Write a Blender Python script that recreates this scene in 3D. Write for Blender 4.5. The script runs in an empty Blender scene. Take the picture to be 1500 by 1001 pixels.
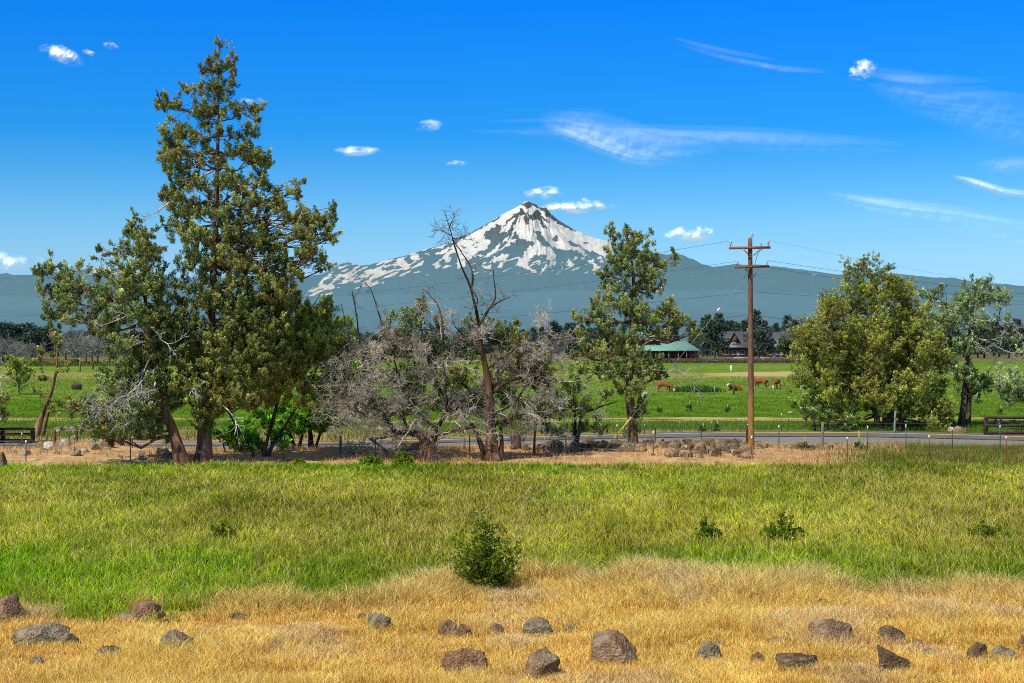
import bpy, math, random
import numpy as np
from math import radians, sin, cos, pi

random.seed(7)
RNG = np.random.default_rng(11)
SC = bpy.context.scene
COL = SC.collection

# ------------------------------------------------------------------ camera geometry
F = 50.0 / 36.0 * 1500.0
CAMH = 5.8
CX, CY = 750.0, 500.5

def W(px, py, d):
    """point at ground-distance d that the photograph shows at (px, py)"""
    return np.array([(px - CX) * d / F, d, CAMH - (py - CY) * d / F])

def gd(py):
    """distance of the ground seen at image row py"""
    return CAMH * F / (py - CY)

def gp(px, py):
    d = gd(py)
    return np.array([(px - CX) * d / F, d, 0.0])

# ------------------------------------------------------------------ numpy noise
def _hash(ix, iy, iz, seed):
    n = (ix.astype(np.int64) * 374761393 + iy.astype(np.int64) * 668265263 +
         iz.astype(np.int64) * 2147483647 + seed * 974711)
    n = (n ^ (n >> 13)) * 1274126177
    n = n ^ (n >> 16)
    return (n & 0xFFFFFF) / float(0xFFFFFF)

def noise3(x, y, z, seed=0):
    x = np.asarray(x, float); y = np.asarray(y, float); z = np.asarray(z, float)
    x, y, z = np.broadcast_arrays(x, y, z)
    ix, iy, iz = np.floor(x), np.floor(y), np.floor(z)
    fx, fy, fz = x - ix, y - iy, z - iz
    fx = fx * fx * (3 - 2 * fx); fy = fy * fy * (3 - 2 * fy); fz = fz * fz * (3 - 2 * fz)
    r = 0
    for dx in (0, 1):
        wx = fx if dx else 1 - fx
        for dy in (0, 1):
            wy = fy if dy else 1 - fy
            for dz in (0, 1):
                wz = fz if dz else 1 - fz
                r = r + wx * wy * wz * _hash(ix + dx, iy + dy, iz + dz, seed)
    return r

def fbm(x, y, z=0.0, oct=4, seed=0):
    s = 0; a = 0.5; t = 0
    x = np.asarray(x, float); y = np.asarray(y, float); z = np.asarray(z, float)
    for o in range(oct):
        s = s + a * noise3(x, y, z, seed + o * 17); t += a
        x = x * 2.03 + 3.1; y = y * 2.03 + 1.7; z = z * 2.03 + 5.3; a *= 0.5
    return s / t

def sstep(a, b, x):
    t = np.clip((x - a) / (b - a), 0, 1)
    return t * t * (3 - 2 * t)

def norm(v):
    v = np.asarray(v, float)
    return v / np.maximum(np.linalg.norm(v, axis=-1, keepdims=True), 1e-9)

# ------------------------------------------------------------------ mesh builder
class MB:
    def __init__(s):
        s.v = []; s.q = []; s.t = []; s.c = []; s.n = 0
    def add(s, V, quads=None, tris=None, col=(1, 1, 1)):
        V = np.asarray(V, float).reshape(-1, 3)
        col = np.asarray(col, float)
        if col.ndim == 1: col = np.tile(col[:3], (len(V), 1))
        s.v.append(V); s.c.append(col)
        if quads is not None and len(quads): s.q.append(np.asarray(quads, np.int64).reshape(-1, 4) + s.n)
        if tris is not None and len(tris): s.t.append(np.asarray(tris, np.int64).reshape(-1, 3) + s.n)
        s.n += len(V)
    def box(s, c, size, col=(1, 1, 1), rz=0.0):
        x, y, z = np.array(size) / 2.0
        V = np.array([[-x,-y,-z],[x,-y,-z],[x,y,-z],[-x,y,-z],[-x,-y,z],[x,-y,z],[x,y,z],[-x,y,z]])
        if rz:
            V = V @ np.array([[cos(rz), sin(rz), 0], [-sin(rz), cos(rz), 0], [0, 0, 1]])
        s.add(V + np.array(c), [[0,3,2,1],[4,5,6,7],[0,1,5,4],[1,2,6,5],[2,3,7,6],[3,0,4,7]], None, col)
    def beam(s, a, b, w, h, col=(1, 1, 1)):
        a = np.array(a, float); b = np.array(b, float)
        d = norm(b - a); up = np.array([0, 0, 1.0])
        if abs(d[2]) > .95: up = np.array([0, 1.0, 0])
        e = norm(np.cross(d, up)); u = np.cross(e, d)
        V = []
        for p in (a, b):
            for i, j in ((-1,-1),(1,-1),(1,1),(-1,1)):
                V.append(p + e * i * w / 2 + u * j * h / 2)
        s.add(V, [[0,1,2,3],[7,6,5,4],[0,4,5,1],[1,5,6,2],[2,6,7,3],[3,7,4,0]], None, col)
    def tube(s, P, R, sides=6, col=(1, 1, 1), rough=0.0, seed=0, cap=True):
        P = np.asarray(P, float); R = np.broadcast_to(np.asarray(R, float), (len(P),)); n = len(P)
        T = np.zeros_like(P); T[1:-1] = P[2:] - P[:-2]; T[0] = P[1] - P[0]; T[-1] = P[-1] - P[-2]
        T = norm(T)
        ref = np.array([0.13, 0.97, 0.21]) if abs(T[0][1]) < .8 else np.array([0.97, .1, .2])
        e = norm(np.cross(T, ref)); u = np.cross(T, e)
        a = np.arange(sides) * 2 * pi / sides
        rr = R[:, None] * np.ones(sides)
        if rough:
            rr = rr * (1 + rough * (noise3(np.cos(a)[None] * 1.6 + seed, np.sin(a)[None] * 1.6, np.arange(n)[:, None] * .35, seed) - .5) * 2)
        V = P[:, None] + rr[..., None] * (e[:, None] * np.cos(a)[None, :, None] + u[:, None] * np.sin(a)[None, :, None])
        i = np.arange(n - 1)[:, None] * sides; j = np.arange(sides)[None]; k = (j + 1) % sides
        Q = np.stack([i + j, i + k, i + sides + k, i + sides + j], -1).reshape(-1, 4)
        V = V.reshape(-1, 3)
        tr = None
        c = np.asarray(col, float)
        if c.ndim == 2: c = np.repeat(c, sides, 0)
        if cap:
            V = np.vstack([V, P[0], P[-1]])
            jj = np.arange(sides); kk = (jj + 1) % sides; b = (n - 1) * sides
            tr = np.vstack([np.stack([kk, jj, np.full(sides, n * sides)], -1), np.stack([b + jj, b + kk, np.full(sides, n * sides + 1)], -1)])
            if c.ndim == 2: c = np.vstack([c, c[0], c[-1]])
        s.add(V, Q, tr, c)
    def build(s, name, mat, parent=None, smooth=False, origin=None, flat_z=None):
        V = np.vstack(s.v); C = np.vstack(s.c)
        o = np.zeros(3)
        if origin is not None: o = np.array(origin, float)
        elif parent is not None: o = np.array(parent.location)
        V = V - o
        Q = np.vstack(s.q) if s.q else np.zeros((0, 4), np.int64)
        T = np.vstack(s.t) if s.t else np.zeros((0, 3), np.int64)
        me = bpy.data.meshes.new(name)
        me.vertices.add(len(V)); me.vertices.foreach_set('co', V.astype(np.float32).ravel())
        nl = Q.size + T.size
        me.loops.add(nl); me.loops.foreach_set('vertex_index', np.concatenate([Q.ravel(), T.ravel()]).astype(np.int32))
        st = np.concatenate([np.arange(len(Q)) * 4, Q.size + np.arange(len(T)) * 3]).astype(np.int32)
        me.polygons.add(len(st)); me.polygons.foreach_set('loop_start', st)
        try:
            me.polygons.foreach_set('loop_total', np.concatenate([np.full(len(Q), 4), np.full(len(T), 3)]).astype(np.int32))
        except Exception:
            pass
        at = me.attributes.new('Col', 'FLOAT_COLOR', 'POINT')
        if C.shape[1] == 3: C = np.hstack([C, np.ones((len(C), 1))])
        at.data.foreach_set('color', C.astype(np.float32).ravel())
        me.update(calc_edges=True); me.validate()
        if smooth: me.polygons.foreach_set('use_smooth', np.ones(len(me.polygons), bool))
        if mat: me.materials.append(mat)
        ob = bpy.data.objects.new(name, me); COL.objects.link(ob)
        if parent is not None: ob.parent = parent
        elif origin is not None: ob.location = o
        return ob

def tag(o, label=None, cat=None, group=None, kind=None):
    if label: o['label'] = label
    if cat: o['category'] = cat
    if group: o['group'] = group
    if kind: o['kind'] = kind
    return o

def empty(name, loc, label, cat, group=None):
    o = bpy.data.objects.new(name, None); COL.objects.link(o)
    o.location = [float(v) for v in loc]; o.empty_display_size = .3
    return tag(o, label, cat, group)

def copy_tree(o, parent=None):
    c = o.copy(); COL.objects.link(c)
    if parent is not None: c.parent = parent
    for ch in list(o.children): copy_tree(ch, c)
    return c

# ------------------------------------------------------------------ materials
def new_mat(name):
    m = bpy.data.materials.new(name); m.use_nodes = True
    nt = m.node_tree; nt.nodes.clear()
    out = nt.nodes.new('ShaderNodeOutputMaterial')
    return m, nt, nt.nodes.new, nt.links.new, out

def mat_attr(name, rough=.8, nscale=8.0, namt=.35, translucent=0.0, bump=0.0, bscale=20.0, stretch=(1, 1, 1), spec=.2):
    m, nt, N, L, out = new_mat(name)
    a = N('ShaderNodeAttribute'); a.attribute_name = 'Col'
    tc = N('ShaderNodeTexCoord'); mp = N('ShaderNodeMapping'); mp.inputs['Scale'].default_value = stretch
    L(tc.outputs['Object'], mp.inputs['Vector'])
    no = N('ShaderNodeTexNoise'); no.inputs['Scale'].default_value = nscale; no.inputs['Detail'].default_value = 5
    L(mp.outputs[0], no.inputs['Vector'])
    mr = N('ShaderNodeMapRange'); mr.inputs[1].default_value = .3; mr.inputs[2].default_value = .7
    mr.inputs[3].default_value = 1 - namt; mr.inputs[4].default_value = 1 + namt
    L(no.outputs['Fac'], mr.inputs[0])
    mx = N('ShaderNodeVectorMath'); mx.operation = 'SCALE'
    L(a.outputs['Color'], mx.inputs[0]); L(mr.outputs[0], mx.inputs['Scale'])
    p = N('ShaderNodeBsdfPrincipled'); p.inputs['Roughness'].default_value = rough
    p.inputs['Specular IOR Level'].default_value = spec
    L(mx.outputs[0], p.inputs['Base Color'])
    sh = p.outputs[0]
    if bump:
        n2 = N('ShaderNodeTexNoise'); n2.inputs['Scale'].default_value = bscale; n2.inputs['Detail'].default_value = 6
        L(mp.outputs[0], n2.inputs['Vector'])
        b = N('ShaderNodeBump'); b.inputs['Strength'].default_value = bump; b.inputs['Distance'].default_value = .05
        L(n2.outputs['Fac'], b.inputs['Height']); L(b.outputs[0], p.inputs['Normal'])
    if translucent:
        t = N('ShaderNodeBsdfTranslucent'); L(mx.outputs[0], t.inputs['Color'])
        ms = N('ShaderNodeMixShader'); ms.inputs[0].default_value = translucent
        L(p.outputs[0], ms.inputs[1]); L(t.outputs[0], ms.inputs[2]); sh = ms.outputs[0]
    L(sh, out.inputs['Surface'])
    return m

M_LEAF = mat_attr('juniper_foliage', .75, 3.0, .25, .18, spec=.12)
M_BROADLEAF = mat_attr('broad_leaf', .8, 3.0, .2, .48, spec=.04)
M_BARK = mat_attr('bark', .9, 1.7, .8, 0, 1.0, 3.0, (3.5, 3.5, .45), spec=.05)
M_TWIG = mat_attr('dead_twig', .85, 5.0, .3, 0, spec=.1)
M_GRASS = mat_attr('grass_blades', .7, .6, .12, .3, spec=.12)
M_WOOD = mat_attr('weathered_wood', .85, 5.0, .45, 0, .5, 12, (4, 4, .6), spec=.1)
M_PAINT = mat_attr('metal_paint', .5, 9.0, .2, spec=.3)
M_PLAIN = mat_attr('plain_surface', .7, 2.0, .18, spec=.2)
M_HIDE = mat_attr('cow_hide', .7, 4.0, .18, spec=.15)

def mat_rock():
    m, nt, N, L, out = new_mat('basalt_rock')
    a = N('ShaderNodeAttribute'); a.attribute_name = 'Col'
    tc = N('ShaderNodeTexCoord')
    n1 = N('ShaderNodeTexNoise'); n1.inputs['Scale'].default_value = 6; n1.inputs['Detail'].default_value = 8; n1.inputs['Roughness'].default_value = .7
    n2 = N('ShaderNodeTexNoise'); n2.inputs['Scale'].default_value = 3.2; n2.inputs['Detail'].default_value = 6
    v = N('ShaderNodeTexVoronoi'); v.inputs['Scale'].default_value = 22
    for t in (n1, n2, v): L(tc.outputs['Object'], t.inputs['Vector'])
    mr = N('ShaderNodeMapRange'); mr.inputs[1].default_value = .3; mr.inputs[2].default_value = .72; mr.inputs[3].default_value = .22; mr.inputs[4].default_value = 1.75
    L(n1.outputs['Fac'], mr.inputs[0])
    sc = N('ShaderNodeVectorMath'); sc.operation = 'SCALE'; L(a.outputs['Color'], sc.inputs[0]); L(mr.outputs[0], sc.inputs['Scale'])
    # pale lichen on upward faces
    g = N('ShaderNodeNewGeometry'); sx = N('ShaderNodeSeparateXYZ'); L(g.outputs['Normal'], sx.inputs[0])
    ad = N('ShaderNodeMath'); ad.operation = 'MULTIPLY_ADD'; ad.inputs[1].default_value = .16; L(sx.outputs['Z'], ad.inputs[0]); L(n2.outputs['Fac'], ad.inputs[2])
    lr = N('ShaderNodeMapRange'); lr.inputs[1].default_value = .655; lr.inputs[2].default_value = .77; lr.inputs[3].default_value = 0; lr.inputs[4].default_value = .7
    L(ad.outputs[0], lr.inputs[0])
    mx = N('ShaderNodeMixRGB'); mx.inputs[2].default_value = (.27, .25, .19, 1); L(lr.outputs[0], mx.inputs[0]); L(sc.outputs[0], mx.inputs[1])
    p = N('ShaderNodeBsdfPrincipled'); p.inputs['Roughness'].default_value = .92; p.inputs['Specular IOR Level'].default_value = .1
    L(mx.outputs[0], p.inputs['Base Color'])
    mm = N('ShaderNodeMath'); mm.operation = 'MULTIPLY_ADD'; mm.inputs[1].default_value = .5; L(v.outputs['Distance'], mm.inputs[0]); L(n1.outputs['Fac'], mm.inputs[2])
    b = N('ShaderNodeBump'); b.inputs['Strength'].default_value = 1.0; b.inputs['Distance'].default_value = .075
    L(mm.outputs[0], b.inputs['Height']); L(b.outputs[0], p.inputs['Normal'])
    L(p.outputs[0], out.inputs['Surface'])
    return m
M_ROCK = mat_rock()

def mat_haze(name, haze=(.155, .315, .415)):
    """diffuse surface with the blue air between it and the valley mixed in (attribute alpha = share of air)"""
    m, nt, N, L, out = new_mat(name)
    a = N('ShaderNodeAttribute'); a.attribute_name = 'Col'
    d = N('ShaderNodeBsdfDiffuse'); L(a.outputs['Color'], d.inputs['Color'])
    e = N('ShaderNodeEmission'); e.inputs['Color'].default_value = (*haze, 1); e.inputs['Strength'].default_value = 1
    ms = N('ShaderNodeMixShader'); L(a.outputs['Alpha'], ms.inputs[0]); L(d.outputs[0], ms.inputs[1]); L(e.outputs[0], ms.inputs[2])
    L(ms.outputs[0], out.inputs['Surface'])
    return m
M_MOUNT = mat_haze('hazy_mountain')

def mat_cloud():
    m, nt, N, L, out = new_mat('cloud_vapour')
    a = N('ShaderNodeAttribute'); a.attribute_name = 'Col'
    d = N('ShaderNodeBsdfDiffuse'); d.inputs['Color'].default_value = (.9, .9, .9, 1)
    e = N('ShaderNodeEmission'); e.inputs['Color'].default_value = (.86, .93, 1, 1); e.inputs['Strength'].default_value = .55  # glow painted in for sunlight scattered inside the cloud
    ad = N('ShaderNodeAddShader'); L(d.outputs[0], ad.inputs[0]); L(e.outputs[0], ad.inputs[1])
    t = N('ShaderNodeBsdfTransparent')
    ms = N('ShaderNodeMixShader'); L(a.outputs['Color'], ms.inputs[0]); L(t.outputs[0], ms.inputs[1]); L(ad.outputs[0], ms.inputs[2])
    L(ms.outputs[0], out.inputs['Surface'])
    return m
M_CLOUD = mat_cloud()

# ------------------------------------------------------------------ render, camera, world, sun
SC.view_settings.view_transform = 'Standard'; SC.view_settings.look = 'None'; SC.view_settings.exposure = 0; SC.view_settings.gamma = 1
SC.render.resolution_x = 1024; SC.render.resolution_y = 683
SC.render.engine = 'CYCLES'
SC.cycles.max_bounces = 5; SC.cycles.diffuse_bounces = 2; SC.cycles.transmission_bounces = 2; SC.cycles.transparent_max_bounces = 12; SC.cycles.glossy_bounces = 1
SC.cycles.use_denoising = False; SC.cycles.filter_width = 1.0
cd = bpy.data.cameras.new('camera'); cam = bpy.data.objects.new('camera', cd); COL.objects.link(cam)
cam.location = (0, 0, CAMH); cam.rotation_euler = (radians(90), 0, 0)
cd.lens = 50; cd.sensor_width = 36; cd.clip_start = .5; cd.clip_end = 200000
SC.camera = cam

SUN = norm([-0.42, -0.46, 0.80])
sl = bpy.data.lights.new('sun', 'SUN'); sl.energy = 5.0; sl.angle = radians(.5); sl.color = (1, .955, .87)
so = bpy.data.objects.new('sun', sl); COL.objects.link(so); so.location = (20, -20, 60)
from mathutils import Vector
so.rotation_euler = Vector([float(v) for v in SUN]).to_track_quat('Z', 'Y').to_euler()

wd = bpy.data.worlds.new('World'); SC.world = wd; wd.use_nodes = True
nt = wd.node_tree; nt.nodes.clear(); N = nt.nodes.new; L = nt.links.new
wo = N('ShaderNodeOutputWorld'); bg = N('ShaderNodeBackground'); bg.inputs['Strength'].default_value = .1
sk = N('ShaderNodeTexSky'); sk.sky_type = 'NISHITA'; sk.sun_disc = False
sk.sun_elevation = math.asin(SUN[2]); sk.sun_rotation = math.atan2(SUN[0], SUN[1])
sk.altitude = 900; sk.air_density = 1.0; sk.dust_density = .3; sk.ozone_density = 1.6
# colour grade of the sky by elevation (the photograph's deep polarised azure; boosted higher up as added fill light)
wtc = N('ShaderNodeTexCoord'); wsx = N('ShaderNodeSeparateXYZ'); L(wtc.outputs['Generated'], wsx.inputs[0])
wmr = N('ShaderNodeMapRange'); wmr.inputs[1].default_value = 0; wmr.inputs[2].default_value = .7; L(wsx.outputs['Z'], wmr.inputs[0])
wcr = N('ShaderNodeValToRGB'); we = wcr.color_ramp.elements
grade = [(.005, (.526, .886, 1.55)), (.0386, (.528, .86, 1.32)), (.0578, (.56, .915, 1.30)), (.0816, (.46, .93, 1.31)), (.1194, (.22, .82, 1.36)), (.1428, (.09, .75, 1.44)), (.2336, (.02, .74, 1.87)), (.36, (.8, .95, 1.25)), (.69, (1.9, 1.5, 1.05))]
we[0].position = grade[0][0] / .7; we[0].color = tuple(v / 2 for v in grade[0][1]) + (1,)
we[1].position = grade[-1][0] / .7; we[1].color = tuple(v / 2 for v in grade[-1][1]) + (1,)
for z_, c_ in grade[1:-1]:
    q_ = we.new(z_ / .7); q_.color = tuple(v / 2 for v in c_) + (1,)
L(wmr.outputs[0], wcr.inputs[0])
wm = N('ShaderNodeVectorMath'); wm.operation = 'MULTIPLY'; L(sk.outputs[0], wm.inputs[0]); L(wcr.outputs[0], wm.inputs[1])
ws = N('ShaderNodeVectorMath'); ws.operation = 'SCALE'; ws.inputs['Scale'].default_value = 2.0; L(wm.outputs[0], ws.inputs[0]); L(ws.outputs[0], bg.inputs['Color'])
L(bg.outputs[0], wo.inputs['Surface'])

# ------------------------------------------------------------------ ground
def mat_ground():
    m, nt, N, L, out = new_mat('ground_cover')
    g = N('ShaderNodeNewGeometry'); sx = N('ShaderNodeSeparateXYZ'); L(g.outputs['Position'], sx.inputs[0])
    mp = N('ShaderNodeMapping'); mp.inputs['Scale'].default_value = (.02, .06, .06); L(g.outputs['Position'], mp.inputs['Vector'])
    n1 = N('ShaderNodeTexNoise'); n1.inputs['Scale'].default_value = 1.0; n1.inputs['Detail'].default_value = 6; L(mp.outputs[0], n1.inputs['Vector'])
    # warped distance -> log scale
    w = N('ShaderNodeMath'); w.operation = 'SUBTRACT'; w.inputs[1].default_value = .5; L(n1.outputs['Fac'], w.inputs[0])
    ly = N('ShaderNodeMath'); ly.operation = 'LOGARITHM'; ly.inputs[1].default_value = 10.0
    mxx = N('ShaderNodeMath'); mxx.operation = 'MAXIMUM'; mxx.inputs[1].default_value = 10.0; L(sx.outputs['Y'], mxx.inputs[0]); L(mxx.outputs[0], ly.inputs[0])
    wa = N('ShaderNodeMath'); wa.operation = 'MULTIPLY_ADD'; wa.inputs[1].default_value = .17; L(w.outputs[0], wa.inputs[0]); L(ly.outputs[0], wa.inputs[2])
    mr = N('ShaderNodeMapRange'); mr.inputs[1].default_value = 1.2; mr.inputs[2].default_value = 2.9; L(wa.outputs[0], mr.inputs[0])
    cr = N('ShaderNodeValToRGB'); e = cr.color_ramp.elements
    stops = [(15, (.36, .22, .09)), (31, (.36, .22, .09)), (34, (.10, .11, .02)), (62, (.10, .12, .02)), (64.5, (.40, .25, .11)), (82, (.40, .26, .12)),
             (93, (.06, .12, .015)), (104, (.07, .15, .015)), (106, (.34, .27, .10)), (108, (.34, .27, .10)), (110, (.085, .16, .014)), (142, (.09, .175, .014)), (150, (.14, .22, .03)), (160, (.10, .20, .02)),
             (175, (.17, .24, .04)), (195, (.12, .20, .025)), (228, (.16, .22, .04)), (236, (.24, .25, .07)), (262, (.22, .25, .06)), (275, (.11, .20, .02)), (330, (.16, .21, .04)), (350, (.09, .20, .02)), (400, (.09, .18, .02)), (425, (.16, .13, .06)), (520, (.14, .13, .06)), (780, (.05, .08, .03))]
    f = lambda d: (math.log10(d) - 1.2) / 1.7
    e[0].position = max(0, f(stops[0][0])); e[0].color = (*stops[0][1], 1); e[1].position = 1; e[1].color = (*stops[-1][1], 1)
    for d, c in stops[1:-1]:
        q = e.new(f(d)); q.color = (*c, 1)
    L(mr.outputs[0], cr.inputs[0])
    # fine mottling
    mp2 = N('ShaderNodeMapping'); mp2.inputs['Scale'].default_value = (.5, .22, 1); L(g.outputs['Position'], mp2.inputs['Vector'])
    n2 = N('ShaderNodeTexNoise'); n2.inputs['Scale'].default_value = 1.0; n2.inputs['Detail'].default_value = 10; n2.inputs['Roughness'].default_value = .7; L(mp2.outputs[0], n2.inputs['Vector'])
    m2 = N('ShaderNodeMapRange'); m2.inputs[1].default_value = .3; m2.inputs[2].default_value = .7; m2.inputs[3].default_value = .5; m2.inputs[4].default_value = 1.5; L(n2.outputs['Fac'], m2.inputs[0])
    s = N('ShaderNodeVectorMath'); s.operation = 'SCALE'; L(cr.outputs[0], s.inputs[0]); L(m2.outputs[0], s.inputs['Scale'])
    p = N('ShaderNodeBsdfDiffuse'); L(s.outputs[0], p.inputs['Color'])
    b = N('ShaderNodeBump'); b.inputs['Strength'].default_value = .5; b.inputs['Distance'].default_value = .3; L(n2.outputs['Fac'], b.inputs['Height']); L(b.outputs[0], p.inputs['Normal'])
    L(p.outputs[0], out.inputs['Surface'])
    return m
M_GROUND = mat_ground()
mb = MB()
mb.add([[-60000, -3000, 0], [60000, -3000, 0], [60000, 60000, 0], [-60000, 60000, 0]], [[0, 1, 2, 3]])
tag(mb.build('ground', M_GROUND), kind='structure')

# dry tan patch in the far pasture
def sheet(name, outline_fn, mat, z, kind='structure', nx=80, ny=6):
    mb = MB(); V = []; 
    for i in range(nx + 1):
        x, y0, y1 = outline_fn(i / nx)
        for j in range(ny + 1): V.append([x[0] + (x[1] - x[0]) * j / ny, y0 + (y1 - y0) * j / ny, z])
    Q = [[i * (ny + 1) + j, (i + 1) * (ny + 1) + j, (i + 1) * (ny + 1) + j + 1, i * (ny + 1) + j + 1] for i in range(nx) for j in range(ny)]
    mb.add(V, Q); return tag(mb.build(name, mat), kind=kind)

def simple_mat(name, c1, c2, scale, rough=.9, stretch=(1, 1, 1), bump=0):
    m, nt, N, L, out = new_mat(name)
    tc = N('ShaderNodeNewGeometry'); mp = N('ShaderNodeMapping'); mp.inputs['Scale'].default_value = stretch; L(tc.outputs['Position'], mp.inputs['Vector'])
    n = N('ShaderNodeTexNoise'); n.inputs['Scale'].default_value = scale; n.inputs['Detail'].default_value = 9; n.inputs['Roughness'].default_value = .65; L(mp.outputs[0], n.inputs['Vector'])
    cr = N('ShaderNodeValToRGB'); cr.color_ramp.elements[0].position = .32; cr.color_ramp.elements[0].color = (*c1, 1); cr.color_ramp.elements[1].position = .68; cr.color_ramp.elements[1].color = (*c2, 1)
    L(n.outputs['Fac'], cr.inputs[0])
    p = N('ShaderNodeBsdfPrincipled'); p.inputs['Roughness'].default_value = rough; p.inputs['Specular IOR Level'].default_value = .15; L(cr.outputs[0], p.inputs['Base Color'])
    if bump:
        b = N('ShaderNodeBump'); b.inputs['Strength'].default_value = bump; b.inputs['Distance'].default_value = .05; L(n.outputs['Fac'], b.inputs['Height']); L(b.outputs[0], p.inputs['Normal'])
    L(p.outputs[0], out.inputs['Surface'])
    return m
M_TAN = simple_mat('dry_stubble', (.30, .26, .08), (.48, .37, .14), .25, stretch=(.3, 1, 1))
def tan1(t):
    px = 1030 + 280 * t; w = sin(pi * min(1, max(0, t))) ** .5
    yc = 549 - 2 * t; h = 4.2 * w * (.7 + .5 * noise3(t * 9, 1, 1)) + .05
    a, b = gd(yc + h), gd(yc - h)
    return ((px - CX) * a / F, (px - CX) * b / F), a, b
sheet('dry_patch', tan1, M_TAN, .012)
def tan2(t):
    px = 860 + 330 * t; w = sin(pi * min(1, max(0, t))) ** .4
    yc = 613 + 1.5 * float(noise3(t * 6, 4, 2)); h = 2.0 * w * (.4 + .9 * float(noise3(t * 14, 2, 1))) + .05
    a, b = gd(yc + h), gd(yc - h)
    return ((px - CX) * a / F, (px - CX) * b / F), a, b
sheet('dry_track', tan2, M_TAN, .012)

# ------------------------------------------------------------------ road
RX = [-150, 0, 250, 500, 640, 750, 900, 1050, 1250, 1400, 1500, 1650]
R_FAR = [648.5, 648.5, 649, 647, 643.5, 639.5, 635.5, 632.3, 631.6, 635, 638, 643]
R_MID = [653.5, 653.5, 653.8, 652, 649, 645.8, 642.5, 640, 640, 643, 645.6, 650.5]
R_NEAR = [658, 658, 658, 657.5, 656, 654, 652, 651, 654, 655, 656, 660]
def roadsheet(name, lo, hi, mat, z):
    def fn(t):
        px = -150 + 1800 * t
        a = gd(float(np.interp(px, RX, lo))); b = gd(float(np.interp(px, RX, hi)))
        return ((px - CX) * a / F, (px - CX) * b / F), a, b
    return sheet(name, fn, mat, z, nx=140, ny=4)
M_ASPH = simple_mat('asphalt', (.10, .097, .092), (.17, .16, .15), 3.0, .9, bump=.2)
M_GRAV = simple_mat('gravel', (.14, .125, .105), (.30, .265, .22), 5.0, .95, bump=.6)
M_TAR = simple_mat('road_edge', (.02, .02, .022), (.05, .05, .05), 4.0)
M_YEL = simple_mat('yellow_paint', (.55, .38, .06), (.75, .52, .10), 4.0)
roadsheet('road_shoulder', R_NEAR, [m + .3 for m in R_MID], M_GRAV, .016)
roadsheet('road', [m + .4 for m in R_MID], R_FAR, M_ASPH, .030)
roadsheet('road_edge', [m + .75 for m in R_MID], [m + .05 for m in R_MID], M_TAR, .035)
mid = [f + (m - f) * .36 for f, m in zip(R_FAR, R_MID)]
roadsheet('road_centre_line', [m + .28 for m in mid], [m - .28 for m in mid], M_YEL, .036)

# verge: dirt strip with low humps between the field and the road
def verge_h(x, y):
    px = CX + x * F / y
    hump = .55 * np.exp(-((px - 120) / 90.) ** 2) + .75 * np.exp(-((px - 1020) / 75.) ** 2) + .5 * np.exp(-((px - 870) / 60.) ** 2) + .25
    env = sstep(64.5, 71.0, y) * (1 - sstep(74.0, 76.8, y))
    return env * hump * (.1 + .75 * fbm(x * .45, y * .6, 0, 4, 5)) 
mb = MB(); gx = np.linspace(-40, 40, 321); gy = np.linspace(62, 77.5, 80)
X, Y = np.meshgrid(gx, gy, indexing='ij'); Z = verge_h(X, Y) + .008
V = np.stack([X, Y, Z], -1).reshape(-1, 3)
i, j = np.meshgrid(np.arange(320), np.arange(79), indexing='ij'); k = i * 80 + j
M_DIRT = simple_mat('dry_dirt', (.30, .17, .07), (.58, .38, .19), 1.6, .95, bump=.8)
mb.add(V, np.stack([k, k + 80, k + 81, k + 1], -1).reshape(-1, 4))
tag(mb.build('verge', M_DIRT, smooth=True), kind='structure')

# ------------------------------------------------------------------ mountain
PX_H = [(-400, 412), (-100, 404), (0, 402), (6, 399), (20, 403), (50, 402), (110, 396), (130, 394), (150, 391), (165, 392), (180, 397), (215, 404), (260, 407), (430, 408), (470, 402), (485, 395), (500, 387), (510, 384), (520, 388), (530, 390), (560, 383.5),
        (600, 372.5), (640, 361), (670, 350), (685, 343), (700, 335), (720, 325), (740, 312), (755, 304), (765, 299), (769, 295), (775, 295), (784, 299), (792, 304), (797, 304), (800, 304.5), (806, 313), (820, 324), (840, 336.5), (860, 345.5), (880, 351), (900, 357), (940, 367), (975, 373),
        (1000, 374), (1015, 380.5), (1030, 388), (1045, 391), (1060, 389), (1080, 387.5), (1110, 388), (1140, 391), (1200, 398), (1220, 402), (1260, 402), (1310, 401), (1325, 402), (1370, 407), (1395, 407), (1430, 413), (1500, 419), (1600, 421), (1900, 425)]
def inpoly(px, py, poly):
    r = np.zeros(px.shape, bool); n = len(poly)
    for a in range(n):
        x1, y1 = poly[a]; x2, y2 = poly[(a + 1) % n]
        c = ((y1 > py) != (y2 > py))
        r ^= c & (px < (x2 - x1) * (py - y1) / ((y2 - y1) if y2 != y1 else 1e-9) + x1)
    return r
def C2(poly): return [(620 + x / 5.357, 280 + y / 5.357) for x, y in poly]
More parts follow.
